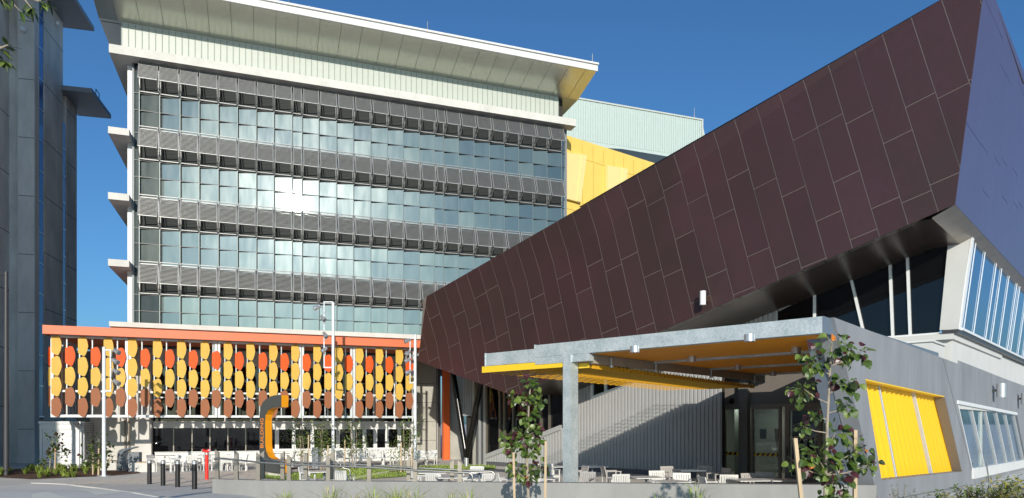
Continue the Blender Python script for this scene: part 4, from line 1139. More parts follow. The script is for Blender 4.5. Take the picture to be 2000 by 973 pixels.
mat('edge_beam', (.42, .38, .31), .6, .2, var=.1)
canopy()

# ============================================================ RETAINING WALL along the terrace
WZ = .87
def onwall(u): return onZ(u, 939 + (u-517)*(9/1183) if u > 517 else 936 + (u-415)*3/102, WZ)
def retaining():
    a, b, c = onwall(415), onwall(517), onwall(1712)
    poly = [a, b, c, c+Vector((0,.3,0)), b+Vector((.1,.3,0)), a+Vector((0.0,.3,0))]
    base = [Vector((p.x, p.y, -.4)) for p in poly]
    m = MB(); m.prism(base, UP*(WZ+.4)); o = m.build('retaining_wall', 'wall_render')
    tag(o, 'long low grey rendered retaining wall along the front of the terrace', 'wall')
retaining()

# ============================================================ FURNITURE
mat('table_white', (.66, .65, .62), .35)
def make_chair(m):
    r = local('garden_chair', 'white slatted garden armchair', 'chair')
    W2, Dp, H = .28, .27, .44
    for sx in (-1, 1):
        for sy in (-1, 1):
            mb = MB(); top = .63 if sy < 0 else .64
            mb.box((sx*W2-.02, sy*Dp-.02, 0), (.04,0,0), (0,.045,0), (0, 0, top)); mb.build('leg', m, r)
        mb = MB(); mb.box((sx*W2-.03, -Dp-.03, .642), (.06,0,0), (0,Dp*2+.06,0), (0,0,.03)); mb.build('armrest', m, r)
    mb = MB()
    for i in range(6): mb.box((-W2+.024, -Dp+.0+i*.085, H-.02), (2*W2-.048,0,0), (0,.068,0), (0,.0,.022))
    mb.box((-W2+.024, -Dp, H-.075), (2*W2-.048,0,0), (0,.03,0), (0,0,.05)); mb.build('seat', m, r)
    mb = MB(); tv = Vector((0,.10,.43)); o = Vector((-W2+.0, Dp-.03, H-.02))
    mb.box(o, (.05,0,0), (0,.03,0), tv); mb.box(o+Vector((2*W2-.05,0,0)), (.05,0,0), (0,.03,0), tv)
    n = 6
    for i in range(n):
        x = .055 + i*(2*W2-.11)/n; mb.box(o+Vector((x,.006,0))+tv*.14, ((2*W2-.11)/n-.014,0,0), (0,.018,0), tv*.72)
    mb.box(o+Vector((.05,.002,0))+tv*.86, (2*W2-.1,0,0), (0,.028,0), tv*.14); mb.box(o+Vector((.05,.002,0))+tv*.06, (2*W2-.1,0,0), (0,.026,0), tv*.08)
    mb.build('backrest', m, r); return r
def make_table(top, w_):
    r = local('cafe_table', 'pale cafe table', 'table')
    mb = MB(); mb.box((-w_/2,-w_/2,.715), (w_,0,0), (0,w_,0), (0,0,.025)); mb.build('tabletop', top, r)
    mb = MB(); mb.tube([(0,0,.03),(0,0,.713)], .035, 10); mb.build('pedestal', 'steel_blue_and_shade', r)
    mb = MB(); mb.box((-.28,-.28,0), (.56,0,0), (0,.56,0), (0,0,.028)); mb.build('foot_plate', 'cabinet_grey', r)
    return r
used = set()
def spot(u, D): 
    p = gxy(u, D); p.z = max(0.0, p.z) + .006
    return p
def put(proto, u, D, rz, label, group):
    r = proto if proto.name not in used else None
    if r is None: r = dup(proto, spot(u, D), rz, label)
    else:
        used.add(proto.name); r.location = spot(u, D); r.rotation_euler = (0, 0, rz); r['label'] = label
    if group: r['group'] = group
    elif 'group' in r: del r['group']
    return r
class Proto: pass
CW, CG_ = make_chair('furniture_white'), make_chair('furniture_grey')
TW, TG = make_table('table_white', .95), make_table('steel_blue_and_shade', .95)
used = set()
def P0(proto):
    def f(u, v, rz, label, group, h):
        D = (EYE - h) * F / (v - HZ)
        if proto.name in used: return dup_put(proto, u, D, rz, label, group)
        used.add(proto.name); proto.location = spot(u, D); proto.rotation_euler = (0,0,rz); proto['label'] = label
        if group: proto['group'] = group
        return proto
    return f
def dup_put(proto, u, D, rz, label, group):
    r = dup(proto, spot(u, D), rz, label)
    if group: r['group'] = group
    return r
cw, cg, tw, tg = P0(CW), P0(CG_), P0(TW), P0(TG)
GC1, GC2, GC3 = 'chairs on the courtyard behind the handrail', 'chairs under the entrance canopy', 'chairs along the office block wall'
GT1 = 'cafe tables of the terrace'
CH = .85
# near courtyard, behind the handrail
cw(610, 922, R(75), 'white slatted chair behind the handrail, left of a small white table on the lawn edge', GC1, CH)
tw(634, 928.5, .3, 'small white table just behind the wide double handrail post, left courtyard', GT1, .74)
cw(669, 924, R(170), 'white chair turned back to the viewer, right of the lawn-edge table', GC1, CH)
cw(820, 920, R(60), 'white chair at the left end of the courtyard tables, behind the third handrail post', GC1, CH)
tw(842, 922.5, .2, 'white table between the last two pairs of handrail posts', GT1, .74)
cw(855, 923, R(160), 'white chair leaning its back to the viewer, between the last handrail posts', GC1, CH)
tw(880, 931.5, .25, 'white table nearest the curled end of the handrail', GT1, .74)
cw(925, 912, R(-20), 'white chair standing alone on the far side, above the curled handrail end', GC1, CH)
tw(936, 920.5, .1, 'dark-legged table right of the curled handrail end', GT1, .74)
cw(951, 923.5, R(200), 'white chair directly right of the curled handrail end, back to the viewer', GC1, CH)
cw(984, 924, R(120), 'white chair left of the left tree stake', GC1, CH)
cw(1060, 926, R(60), 'sunlit white chair between the smaller round-leaved tree and the canopy post', GC1, CH)
tw(1082, 911, .4, 'white table touching the left side of the canopy post in view', GT1, .74)
cw(1074, 908, R(20), 'white chair seen between tree and post, at the far table', GC1, CH)
# under the canopy
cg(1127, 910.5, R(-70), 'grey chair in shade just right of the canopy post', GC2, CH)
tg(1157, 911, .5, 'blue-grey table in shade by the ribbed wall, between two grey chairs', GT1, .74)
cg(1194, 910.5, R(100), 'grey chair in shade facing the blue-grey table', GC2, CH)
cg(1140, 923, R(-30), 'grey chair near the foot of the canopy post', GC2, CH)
cw(1208, 925, R(185), 'bright white sunlit chair, back to the viewer, left of the long tables', GC2, CH)
tw(1262, 932, .15, 'white table left of the sunlit pair under the canopy', GT1, .74)
cw(1290, 921, R(10), 'sunlit white chair facing the viewer, behind the left sunlit table', GC2, CH)
tw(1312, 940, .55, 'white table closest to the retaining wall in the middle of the canopy', GT1, .74)
cw(1331, 925.5, R(-15), 'sunlit white chair at the right end of the sunlit tables', GC2, CH)
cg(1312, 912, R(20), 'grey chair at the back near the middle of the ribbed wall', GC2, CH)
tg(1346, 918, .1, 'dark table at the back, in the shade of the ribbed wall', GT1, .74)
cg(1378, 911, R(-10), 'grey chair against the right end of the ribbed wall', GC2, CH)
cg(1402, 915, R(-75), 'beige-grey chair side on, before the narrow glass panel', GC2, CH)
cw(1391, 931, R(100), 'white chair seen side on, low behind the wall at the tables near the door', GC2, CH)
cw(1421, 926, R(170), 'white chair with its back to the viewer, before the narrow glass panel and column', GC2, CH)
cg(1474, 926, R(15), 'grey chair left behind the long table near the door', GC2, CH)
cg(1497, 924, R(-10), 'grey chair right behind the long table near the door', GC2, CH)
tw(1462, 937, .1, 'long white table before the glass doors, left half', GT1, .74)
tw(1524, 937, .1, 'white table before the glass doors, partly behind the right-hand tree', GT1, .74)
# along the office block
for i, (u, v, rz, lb) in enumerate([
    (304, 889, 80, 'white chair at the far left end of the cafe row, beside the concrete column'),
    (333, 888, -60, 'white chair behind the second black bollard'), (345, 889.5, 120, 'white chair behind the third black bollard'),
    (354, 888, 20, 'white chair between the third and fourth black bollards'), (378, 888.5, 185, 'white chair right behind the fourth black bollard'),
    (394, 887.5, -80, 'white chair just left of the red standpipe'), (414, 888, 70, 'white chair just right of the red standpipe'),
    (428, 887, 0, 'white chair behind the first handrail post'), (447, 888, 180, 'white chair between the first two handrail posts'),
    (458, 887.5, 10, 'white chair behind the second handrail post'), (470, 888, -75, 'white chair at the right end of the cafe row, left of the curved sign'),
    (536, 884, 60, 'white chair right behind the foot of the curved sign'), (563, 883, -60, 'white chair right of the curved sign')]):
    cw(u, v, R(rz), lb, GC3, CH)
for (u, v, lb) in ((322, 890, 'table in the cafe row between the column and the second bollard'), (364, 890, 'table in the cafe row behind the third bollard'),
                   (405, 889, 'table in the cafe row directly behind the red standpipe'), (439, 888.5, 'table in the cafe row behind the first handrail posts'), (550, 886, 'table behind the curved sign')):
    tw(u, v, .34, lb, GT1, .74)
for (u, v, rz, lb) in ((671, 881, 60, 'white chair at the wall right of the tallest floodlight pole'), (692, 880, 10, 'white chair behind the slender tree right of the tallest pole'),
                   (757, 880, 80, 'white chair right of the white bench, seen side on'), (823, 881, 15, 'white chair at the concrete wall, left one of the pair'), (842, 880, -10, 'white chair at the concrete wall, right one of the pair')):
    cw(u, v, R(rz), lb, GC3, CH)
tw(833, 882.5, .3, 'table between the pair of chairs at the concrete wall', GT1, .74)
def bench():
    p = spot(721, 40.5); r = thing('slatted_bench', 'long white slatted bench with a back against the office wall', 'bench', p)
    fd = D1; bd = D2
    def bx(a, b, c, d, e, f, nm, m='furniture_white'):
        mb = MB(); mb.box(p+fd*a+bd*c+UP*e, fd*(b-a), bd*(d-c), UP*(f-e)); mb.build(nm, m, r)
    for a in (-.85, .77):
        for c in (-.25, .2): bx(a, a+.07, c, c+.07, 0, .42, 'leg')
    mb = MB()
    for i in range(6): mb.box(p-fd*.88+bd*(-.26+i*.09)+UP*.421, fd*1.76, bd*.075, UP*.03)
    mb.build('seat', 'furniture_white', r)
    mb = MB()
    for i in range(14): mb.box(p-fd*(.86-i*.125)+bd*.28+UP*.44, fd*.10, bd*.03, UP*.45)
    mb.box(p-fd*.88+bd*.27+UP*.892, fd*1.76, bd*.05, UP*.05); mb.build('backrest', 'furniture_white', r)
bench()

# ============================================================ STREET FURNITURE
def bollards():
    for i, (u, v) in enumerate(((292,946),(318.5,948.8),(347,951.6),(380,955.6))):
        lb = ['black cylindrical bollard with silver cap, farthest left of the row of four', 'second black bollard from the left, silver capped',
              'third black bollard from the left, silver capped', 'black bollard with silver cap nearest the handrail wall'][i]
        p = ground(u, v); r = thing('bollard', lb, 'bollard', p, 'bollards across the path')
        m = MB(); m.lathe([(.085,-.1),(.085,.86)], p, 18); m.build('post', 'bollard_black', r, True)
        m = MB(); m.lathe([(.092,.861),(.092,.90),(.075,.902),(.075,.925),(.095,.927),(.095,.96),(.06,.985),(.01,1.0)], p, 18); m.build('cap', 'silver', r, True)
mat('bollard_black', (.012, .012, .013), .45)
bollards()

def standpipe():
    p = ground(404, 937); p.z -= .02
    r = thing('standpipe', 'red fire standpipe with two-headed valve beside the handrail wall', 'standpipe', p)
    m = MB(); m.lathe([(.075,0),(.075,1.12)], p, 16); m.build('pipe', 'standpipe_red', r, True)
    m = MB(); m.lathe([(.085,1.121),(.085,1.16),(.11,1.17),(.11,1.2),(.085,1.21)], p, 14); m.build('collar', 'silver', r, True)
    h = p + UP*1.28
    m = MB(); m.lathe([(.07,1.205),(.09,1.25),(.06,1.31),(.03,1.34)], p, 14); m.tube([h-Vector((.11,.03,0)), h+Vector((.11,-.03,0))], .045, 10); m.build('valve_body', 'standpipe_red', r, True)
    for s in (-1, 1):
        q = h + Vector((s*.11, -.02, .02)); d = Vector((s*.5, -.8, .1)).normalized()
        m = MB(); m.tube([q, q+d*.07, q+d*.08], [.06, .07, .045], 14); o = m.build('outlet', 'standpipe_red', r, True)
        m = MB(); m.tube([q+d*.10, q+d*.125], .045, 12); m.build('outlet_cap', 'silver', o, True)
standpipe()

def handrail(name, label, posts, rail, dy):
    p0 = onwall(posts[0][0]); p0.y += dy
    r = thing(name, label, 'handrail', p0, 'stainless handrails on the retaining wall')
    for (u, vt) in posts:
        q = onwall(u); q.y += dy; q.x = (u-1000)/F*q.y
        zt = EYE + (HZ-vt)/F*q.y
        m = MB(); w_, t_ = .11, .035
        prof = [(-w_/2, WZ+.004), (w_/2, WZ+.004), (w_/2, zt-.09), (-w_/2, zt)] if dy < .2 else [(-w_/2, WZ+.004), (w_/2, WZ+.004), (w_/2, zt), (-w_/2, zt-.09)]
        for s in (-.03, .03):
            m.prism([Vector((q.x+x, q.y+s-t_/2+.0175, z)) for x, z in prof], Vector((0, .016, 0)))
        m.cbox((q.x, q.y, WZ+.004), .035, .05, zt-WZ-.16)
        po = m.build('post', 'stainless', r)
        m = MB(); m.cbox((q.x, q.y, WZ+.0), .16, .12, .012)
        for s in (-.06, .06): m.tube([(q.x+s, q.y-.04, WZ+.012), (q.x+s, q.y-.04, WZ+.035)], .012, 6)
        m.build('base_plate', 'stainless', po)
    pts = []
    for (u, v) in rail:
        D = onwall(min(max(u, 420), 1500)).y + dy - .09
        pts.append(at(u, v, D))
    e = pts[-1]; d = (pts[-1]-pts[-2]).normalized()
    for a in range(1, 9):
        t = math.pi*a/8; pts.append(e + d*(math.sin(t)*.13) - UP*(.13-math.cos(t)*.13))
    pts.append(pts[-1] - d*.14)
    m = MB(); m.tube(pts, .026, 10); m.build('rail', 'stainless_rail', r, True)
mat('stainless_rail', (.36, .35, .33), .34, .8)
handrail('handrail', 'front stainless handrail with slanted blade posts, running down the retaining wall', [(424,878),(461.5,880),(504.5,884),(564.5,888),(641,889),(721,889.5),(811,896.5),(898,899)],
         [(418,897),(424,895),(462,898.5),(505,903),(565,907),(641,910),(721,913),(811,918.5),(898,923),(914,923.5)], .14)
handrail('handrail', 'rear stainless handrail with slanted posts, just behind the front one', [(513,880),(552,881),(597,884),(649,879),(798,893),(883,897.5)],
         [(507,896),(513,897),(552,901),(597,903.5),(649,905),(721,908.5),(798,913),(883,917.5),(958,921)], .62)
def stair_rail():
    pts = [at(u, v, 26.5) for u, v in ((652,892),(667,911),(672,915),(680,916),(683.5,919),(684,937))]
    o = MB(); o.tube(pts, .026, 10); o.tube([at(652,892,26.5), at(652,938,26.5)], .026, 10)
    tag(o.build('stair_rail', 'stainless_rail', None, True), 'short sloping stainless stair rail with a bent end, behind the handrails', 'stair rail')
stair_rail()

def sign():
    p = gxy(531, 32.8); r = thing('curved_sign', 'tall grey and orange bracket-shaped sign with the word building running up it', 'sign', p)
    fd = Vector((.86, -.51, 0)); nd = Vector((.51, .86, 0)); cn = p.dot(nd)
    S = lambda u, v: hit(u, v, nd, cn)
    outer = [(549,771.5),(538,772),(529,774),(520,779),(513,786),(509,795),(507.2,806),(506.5,822),(506.5,880),(508,896),(512,910),(518,921.5),(549,926)]
    inner = [(549,899),(531,897),(524,892),(519.5,883),(517.5,870),(517,822),(518.5,810),(524,801),(532,796.5),(549,795)]
    ex = nd*.40
    m = MB(); m.prism([S(*q) for q in outer+inner], nd*.02); face = m.build('face', 'sign_grey', r)
    m = MB(); m.prism([S(*q)+nd*.021 for q in [(549,772),(538,772.6),(529.5,774.8),(521,779.6),(514,786.5),(510,795),(508,806),(507.3,822),(507.3,880),(509,896),(513,910),(518.5,921),(549,925)]+inner], ex)
    m.build('body', 'sign_orange', r)
    b = MB(); q0, q1 = S(520, 922), S(546, 926); b.prism([S(519,921)+nd*.1-UP*.0, S(543,925)+nd*.1, S(547,933)+nd*.05, S(523,932)+nd*.05], nd*.5); b.build('plinth', 'slab_concrete', r)
    c = (S(507,846)+S(517,846))/2 - nd*.004
    text_mesh('lettering', 'BUILDING', .315, .003, 'letter_orange', r, c, UP, -fd, sx=1.02)
mat('letter_orange', (.85, .26, .03), .45)
sign()

def flood_pole(label, u, vt, vb, D, side, br, lights):
    p = at(u, vb, D); p.z = gz(p.x, p.y); r = thing('floodlight_pole', label, 'pole', p, 'white poles with floodlights on a side bracket')
    top = at(u, vt, D); top.x, top.y = p.x, p.y
    m = MB(); m.tube([p, top], [.085, .075], 16); m.build('pole', 'pole_white', r, True)
    m = MB(); m.cbox((p.x, p.y, p.z), .42, .42, .03); m.build('base_plate', 'pole_white', r)
    (ub, v0, v1) = br; A, B = at(ub, v0, D), at(ub, v1, D)
    A.y = B.y = p.y
    m = MB()
    m.tube([A+UP*.03, B-UP*.03], .035, 8); m.tube([Vector((p.x, p.y, A.z)), A], .04, 8); m.tube([Vector((p.x, p.y, B.z)), B], .04, 8); m.build('bracket', 'pole_white', r, True)
    for (ul, vl, du, dv) in lights:
        q = at(ul, vl, D); q.y = p.y - .1; d = Vector((du, -.3, dv)).normalized()
        m = MB(); m.tube([q-d*.20, q-d*.18, q-d*.02, q+d*.02, q+d*.17], [.05,.08,.09,.115,.12], 14); fl = m.build('floodlight', 'silver', r, True)
        m = MB(); m.tube([q+d*.16, q+d*.175], .10, 14); m.build('lens', 'cabinet_grey', fl, True)
        a = Vector((A.x, p.y, q.z-.03)); m = MB(); m.tube([a, q-d*.1], .022, 6)
        m.tube([a+UP*.05, a+Vector((.10,-.06,-.08)), a+Vector((.11,-.08,-.22)), a+Vector((.0,-.04,-.26))], .010, 5); m.build('arm', 'cabinet_grey', fl, True)
flood_pole('white floodlight pole rising from the planting bed before the left of the disc screen', 203, 678, 930, 32.8, 1, (216,684,764), [(230,687,.8,-.45),(228,706,.8,-.45),(229,726,.8,-.45),(230,747,.8,-.45)])
flood_pole('tallest white floodlight pole, in front of the office glass above the screen', 650.5, 591, 915, 37.0, -1, (633,590,718), [(620,601,-.8,-.5),(632,622,.5,-.6),(636,655,.4,-.6),(634,684,-.5,-.5)])
flood_pole('white floodlight pole at the right end of the disc screen', 811, 654, 907, 39.0, -1, (801,661,748), [(796,666,-.6,-.3),(797,690,-.5,-.5),(796,704,-.6,-.4),(798,727,-.7,-.4),(822,694,.8,-.1)])

def lamp_post():
    p = gxy(12, 33); r = thing('lamp_post', 'slim dark grey street lamp post at the left edge before the concrete tower', 'lamp post', p)
    h = EYE + (HZ-531)*33/F
    m = MB(); m.tube([p, Vector((p.x, p.y, h))], [.11, .075], 14); m.build('post', 'cabinet_dark', r, True)
    m = MB(); q = Vector((p.x, p.y, h)); m.tube([q-UP*.1, q-UP*.1+Vector((-.5,0,.02))], .04, 8); m.box(q+Vector((-1.1,-.15,-.17)), (.65,0,.02), (0,.3,0), (0,0,.1)); m.build('lamp_head', 'cabinet_dark', r)
mat('cabinet_dark', (.055, .055, .06), .5)
lamp_post()

def water_station():
    p = gxy(245, 36.2); r = thing('drinking_station', 'arched patterned steel drinking station beside the concrete benches', 'drinking fountain', p)
    path = [(229,921),(228.5,900),(229,886),(232,880),(238,877),(250,874.5),(262,872.5)]; inn = [(262,874.5),(251,877.5),(242,881),(239,886),(238,900),(240,921)]
    X = lambda u, v, dy=0: at(u, v, 36.2) + Vector((0, dy, 0))
    m = MB(); m.prism([X(*q) for q in path+inn], Vector((.06,.35,0))); m.build('arch', 'patterned_metal', r)
    m = MB(); a = X(240, 921, .4); m.box(a, (.62,0,0), (0,.3,0), (0,0,.98)); m.build('cabinet', 'cabinet_grey', r)
    p2 = gxy(618, 38.5); m = MB(); m.cbox(p2, .42, .3, 1.15); o = m.build('steel_cabinet', 'patterned_metal')
    tag(o, 'patterned dark steel cabinet standing behind the slender trees by the office wall', 'cabinet')
    for (u0, u1, D, h, lb) in ((196,227,36.6,.50,'low concrete bench block left of the drinking station'), (251,302,35.6,.48,'low concrete bench block between drinking station and concrete column')):
        a = gxy(u0, D); b = gxy(u1, D); r2 = thing('concrete_bench', lb, 'bench', a, 'concrete bench blocks')
        m = MB(); m.box(a-UP*.02, b-a, (.1,.5,0), UP*h); m.build('block', 'slab_concrete', r2)
        m = MB(); m.box(a+(b-a)*.3+Vector((0,.03,h-.018)), (b-a)*.4, (.08,.42,0), UP*.04); m.build('timber_seat', 'timber', r2)
water_station()

# ============================================================ PLANTS
LM = ['leaf_green', 'leaf_light', 'leaf_dark', 'leaf_burgundy', 'leaf_orange']
def hibiscus(label, D, trunk, clusters, leaf, seed, mix):
    rg = random.Random(seed)
    p0 = at(*trunk[0], D); p0.z = gz(p0.x, p0.y)
    r = thing('hibiscus_tree', label, 'tree', p0)
    P = [p0] + [at(u, v, D) for u, v in trunk[1:]]
    m = MB(); n = len(P); m.tube(P, [.030*(1-.75*i/(n-1))*D/10.5*.8+.006 for i in range(n)], 8)
    heads = []
    for (u, v, rad) in clusters:
        c = at(u, v, D); c.y += rg.uniform(-.5, .5)*rad/F*D*1.4
        # start on the trunk a little below
        best = min(range(1, n*8), key=lambda k: abs((P[0]+(0 if False else 1)*(lerp(P, k/(n*8))-P[0])).z - (c.z - rad/F*D*.9)))
        s = lerp(P, best/(n*8)); mid = (s+c)/2 + Vector((0,0,-.06*(c-s).length))
        m.tube([s, mid, c], [.011, .008, .004], 6); heads.append((s, c, rad/F*D))
    m.build('trunk', 'bark', r, True)
    cr = MB()
    for s, c, rad in heads:
        k = int(9 + 30*(rad/.25)**1.5)
        for i in range(k):
            d = Vector((rg.gauss(0,1), rg.gauss(0,1), rg.gauss(0,.8))).normalized(); q = c + d*rad*rg.uniform(.15,1)**.6
            out = (d + Vector((0,0,-.55)) + Vector((rg.uniform(-.4,.4),rg.uniform(-.5,.2),rg.uniform(-.3,.2)))).normalized()
            nr = Vector((rg.uniform(-.5,.5), -rg.uniform(.1,1), rg.uniform(.2,1)))
            ln = leaf*rg.choice((.45,.6,.75,.9,1.0,1.2))*rg.uniform(.9,1.1)
            cr.leaf(q, out, nr, ln, ln*rg.uniform(.85,1.05), rg.choices(range(5), mix)[0], droop=rg.uniform(.15,.5), fold=rg.uniform(.05,.22), roundish=True)
            cr.tube([c+(q-c)*.3, q], .0025, 3, mi=1, caps=False)
    cr.build('crown', LM, r)
def lerp(P, t):
    x = t*(len(P)-1); i = min(int(x), len(P)-2); return P[i]+(P[i+1]-P[i])*(x-i)
hibiscus('larger young tree with round green and burgundy leaves between two stakes, before the doors', 10.5,
    [(1610,1120),(1611,973),(1614,900),(1616,820),(1619,760),(1622,705),(1625,668)],
    [(1626,682,34),(1581,706,28),(1668,694,24),(1564,760,28),(1646,750,24),(1590,808,17),(1658,792,17),(1571,833,13),(1636,846,24),(1590,888,34),(1673,882,30),(1556,908,20),(1622,936,34),(1689,908,20),(1625,968,26),(1600,915,20),(1650,905,22)], .118, 4, (40,22,18,18,.3))
hibiscus('smaller young tree with round green and burgundy leaves, left of the canopy post', 16.4,
    [(1033,1060),(1032,973),(1029,893),(1031,840),(1033,790),(1036,752)],
    [(1038,750,16),(1001,777,10),(1027,780,14),(1053,780,13),(1033,812,15),(1047,841,12),(992,855,16),(1021,853,19),(1044,862,18),(1002,880,14),(1033,882,16),(1010,920,18),(1053,917,17),(1030,935,12)], .15, 9, (36,32,12,20,.3))
def stakes():
    for (u0, v0, u1, v1, D, lb) in ((1003,884,1006,1060,16.2,'round timber stake left of the smaller round-leaved tree'), (1066,862,1064,1060,16.2,'timber stake right of the smaller round-leaved tree'),
                               (1554,856,1585,1100,10.3,'leaning weathered stake left of the larger round-leaved tree'), (1671.5,840,1671,1100,10.6,'upright square stake right of the larger round-leaved tree')):
        a, b = at(u0, v0, D), at(u1, v1, D); b.z = gz(b.x, b.y) - .05
        m = MB(); d = (b-a); x = Vector((.052,0,0)); m.box(a-x*.5, x, Vector((0,.05,0)), d)
        tag(m.build('wooden_stake', 'stake'), lb, 'stake', 'timber stakes of the young trees')
stakes()
def sapling(label, u, vb, vt, spread, D, n, seed, mix=(5,3,2,0,0), nst=2, leaf=.12, clumpy=False, group=None):
    rg = random.Random(seed); p = gxy(u, D); h = (vb-vt)/F*D
    r = thing('young_tree', label, 'tree', p, group)
    m = MB(); tops = []
    for s in range(nst):
        q = p + Vector((rg.uniform(-.12,.12), rg.uniform(-.1,.1), 0)); t = q + Vector((rg.uniform(-.2,.2), rg.uniform(-.2,.2), h*rg.uniform(.85,1)))
        mid = (q+t)/2 + Vector((rg.uniform(-.06,.06), 0, 0)); m.tube([q, mid, t], [.028, .02, .008], 6); tops.append((q, mid, t))
    w_ = spread/F*D; cr = MB()
    nb = 16 if clumpy else 34; cl = []
    for i in range(nb):
        q, mid, t = rg.choice(tops); k = rg.uniform(.28, 1); c = lerp([q, mid, t], k)
        e = c + Vector((rg.gauss(0,.55), rg.gauss(0,.55), rg.uniform(.0,.5)))*w_*(1.15-.55*k); m.tube([c, e], [.008,.003], 4); cl.append(e)
    m.build('trunk', 'bark', r, True)
    for i in range(n):
        e = rg.choice(cl); q = e + Vector((rg.gauss(0,.3), rg.gauss(0,.3), rg.gauss(0,.35)))*w_*.8
        d = Vector((rg.gauss(0,1), rg.gauss(0,1), rg.gauss(-.2,.8))); ln = leaf*rg.uniform(.6,1.2)
        cr.leaf(q, d, (rg.gauss(0,1), rg.gauss(0,1), 1), ln, ln*(.8 if clumpy else .5), rg.choices(range(5), mix)[0], roundish=clumpy)
    cr.build('crown', LM, r)
GS = 'slender young trees on the courtyard lawn'
sapling('slender young tree with sparse light green leaves, right of the curved sign', 589, 912, 818, 26, 37.5, 600, 1, (4,5,1,0,0), 4, .125, group=GS)
sapling('slender young tree left of the tallest floodlight pole', 627, 915, 822, 26, 36.2, 620, 2, (4,5,1,0,0), 3, .125, group=GS)
sapling('slender young tree right of the tallest floodlight pole', 692, 910, 820, 22, 37.8, 560, 3, (4,5,1,0,0), 3, .125, group=GS)
sapling('slender young tree beside the right-hand floodlight pole', 794, 918, 820, 26, 35.5, 620, 4, (4,5,1,0,0), 3, .125, group=GS)
GB = 'young trees in the left planting bed'
sapling('small round-leaved tree before the roller door store', 101, 917, 843, 18, 34.5, 150, 5, (5,2,4,2,0), 2, .17, True, GB)
sapling('small round-leaved tree beside the left floodlight pole', 190, 926, 845, 26, 33.4, 200, 6, (5,2,4,2,0), 3, .17, True, GB)
for (u, vb, vt, D, lb) in ((107,918,874,34.4,'timber stake beside the tree at the store'), (181,924,882,33.5,'timber stake left of the tree by the left floodlight pole'), (192,928,872,33.2,'timber stake right of the tree by the left floodlight pole'),
        (602,930,848,36.0,'tall dark stake among the slender trees near the curved sign'), (640,924,868,35.6,'pale stake just left of the tallest floodlight pole'), (673,921,858,37.3,'thin stake between the tallest pole and its right-hand tree'),
        (783,926,862,35.0,'pale stake left of the tree at the right floodlight pole'), (804,921,872,35.2,'pale stake right of the tree at the right floodlight pole')):
    a = gxy(u, D); t = at(u+.5, vt, D); m = MB(); m.box(a-UP*.05+Vector((-.03,0,0)), (.06,0,0), (0,.05,0), t-a)
    tag(m.build('wooden_stake', 'stake'), lb, 'stake', 'timber stakes of the young trees')

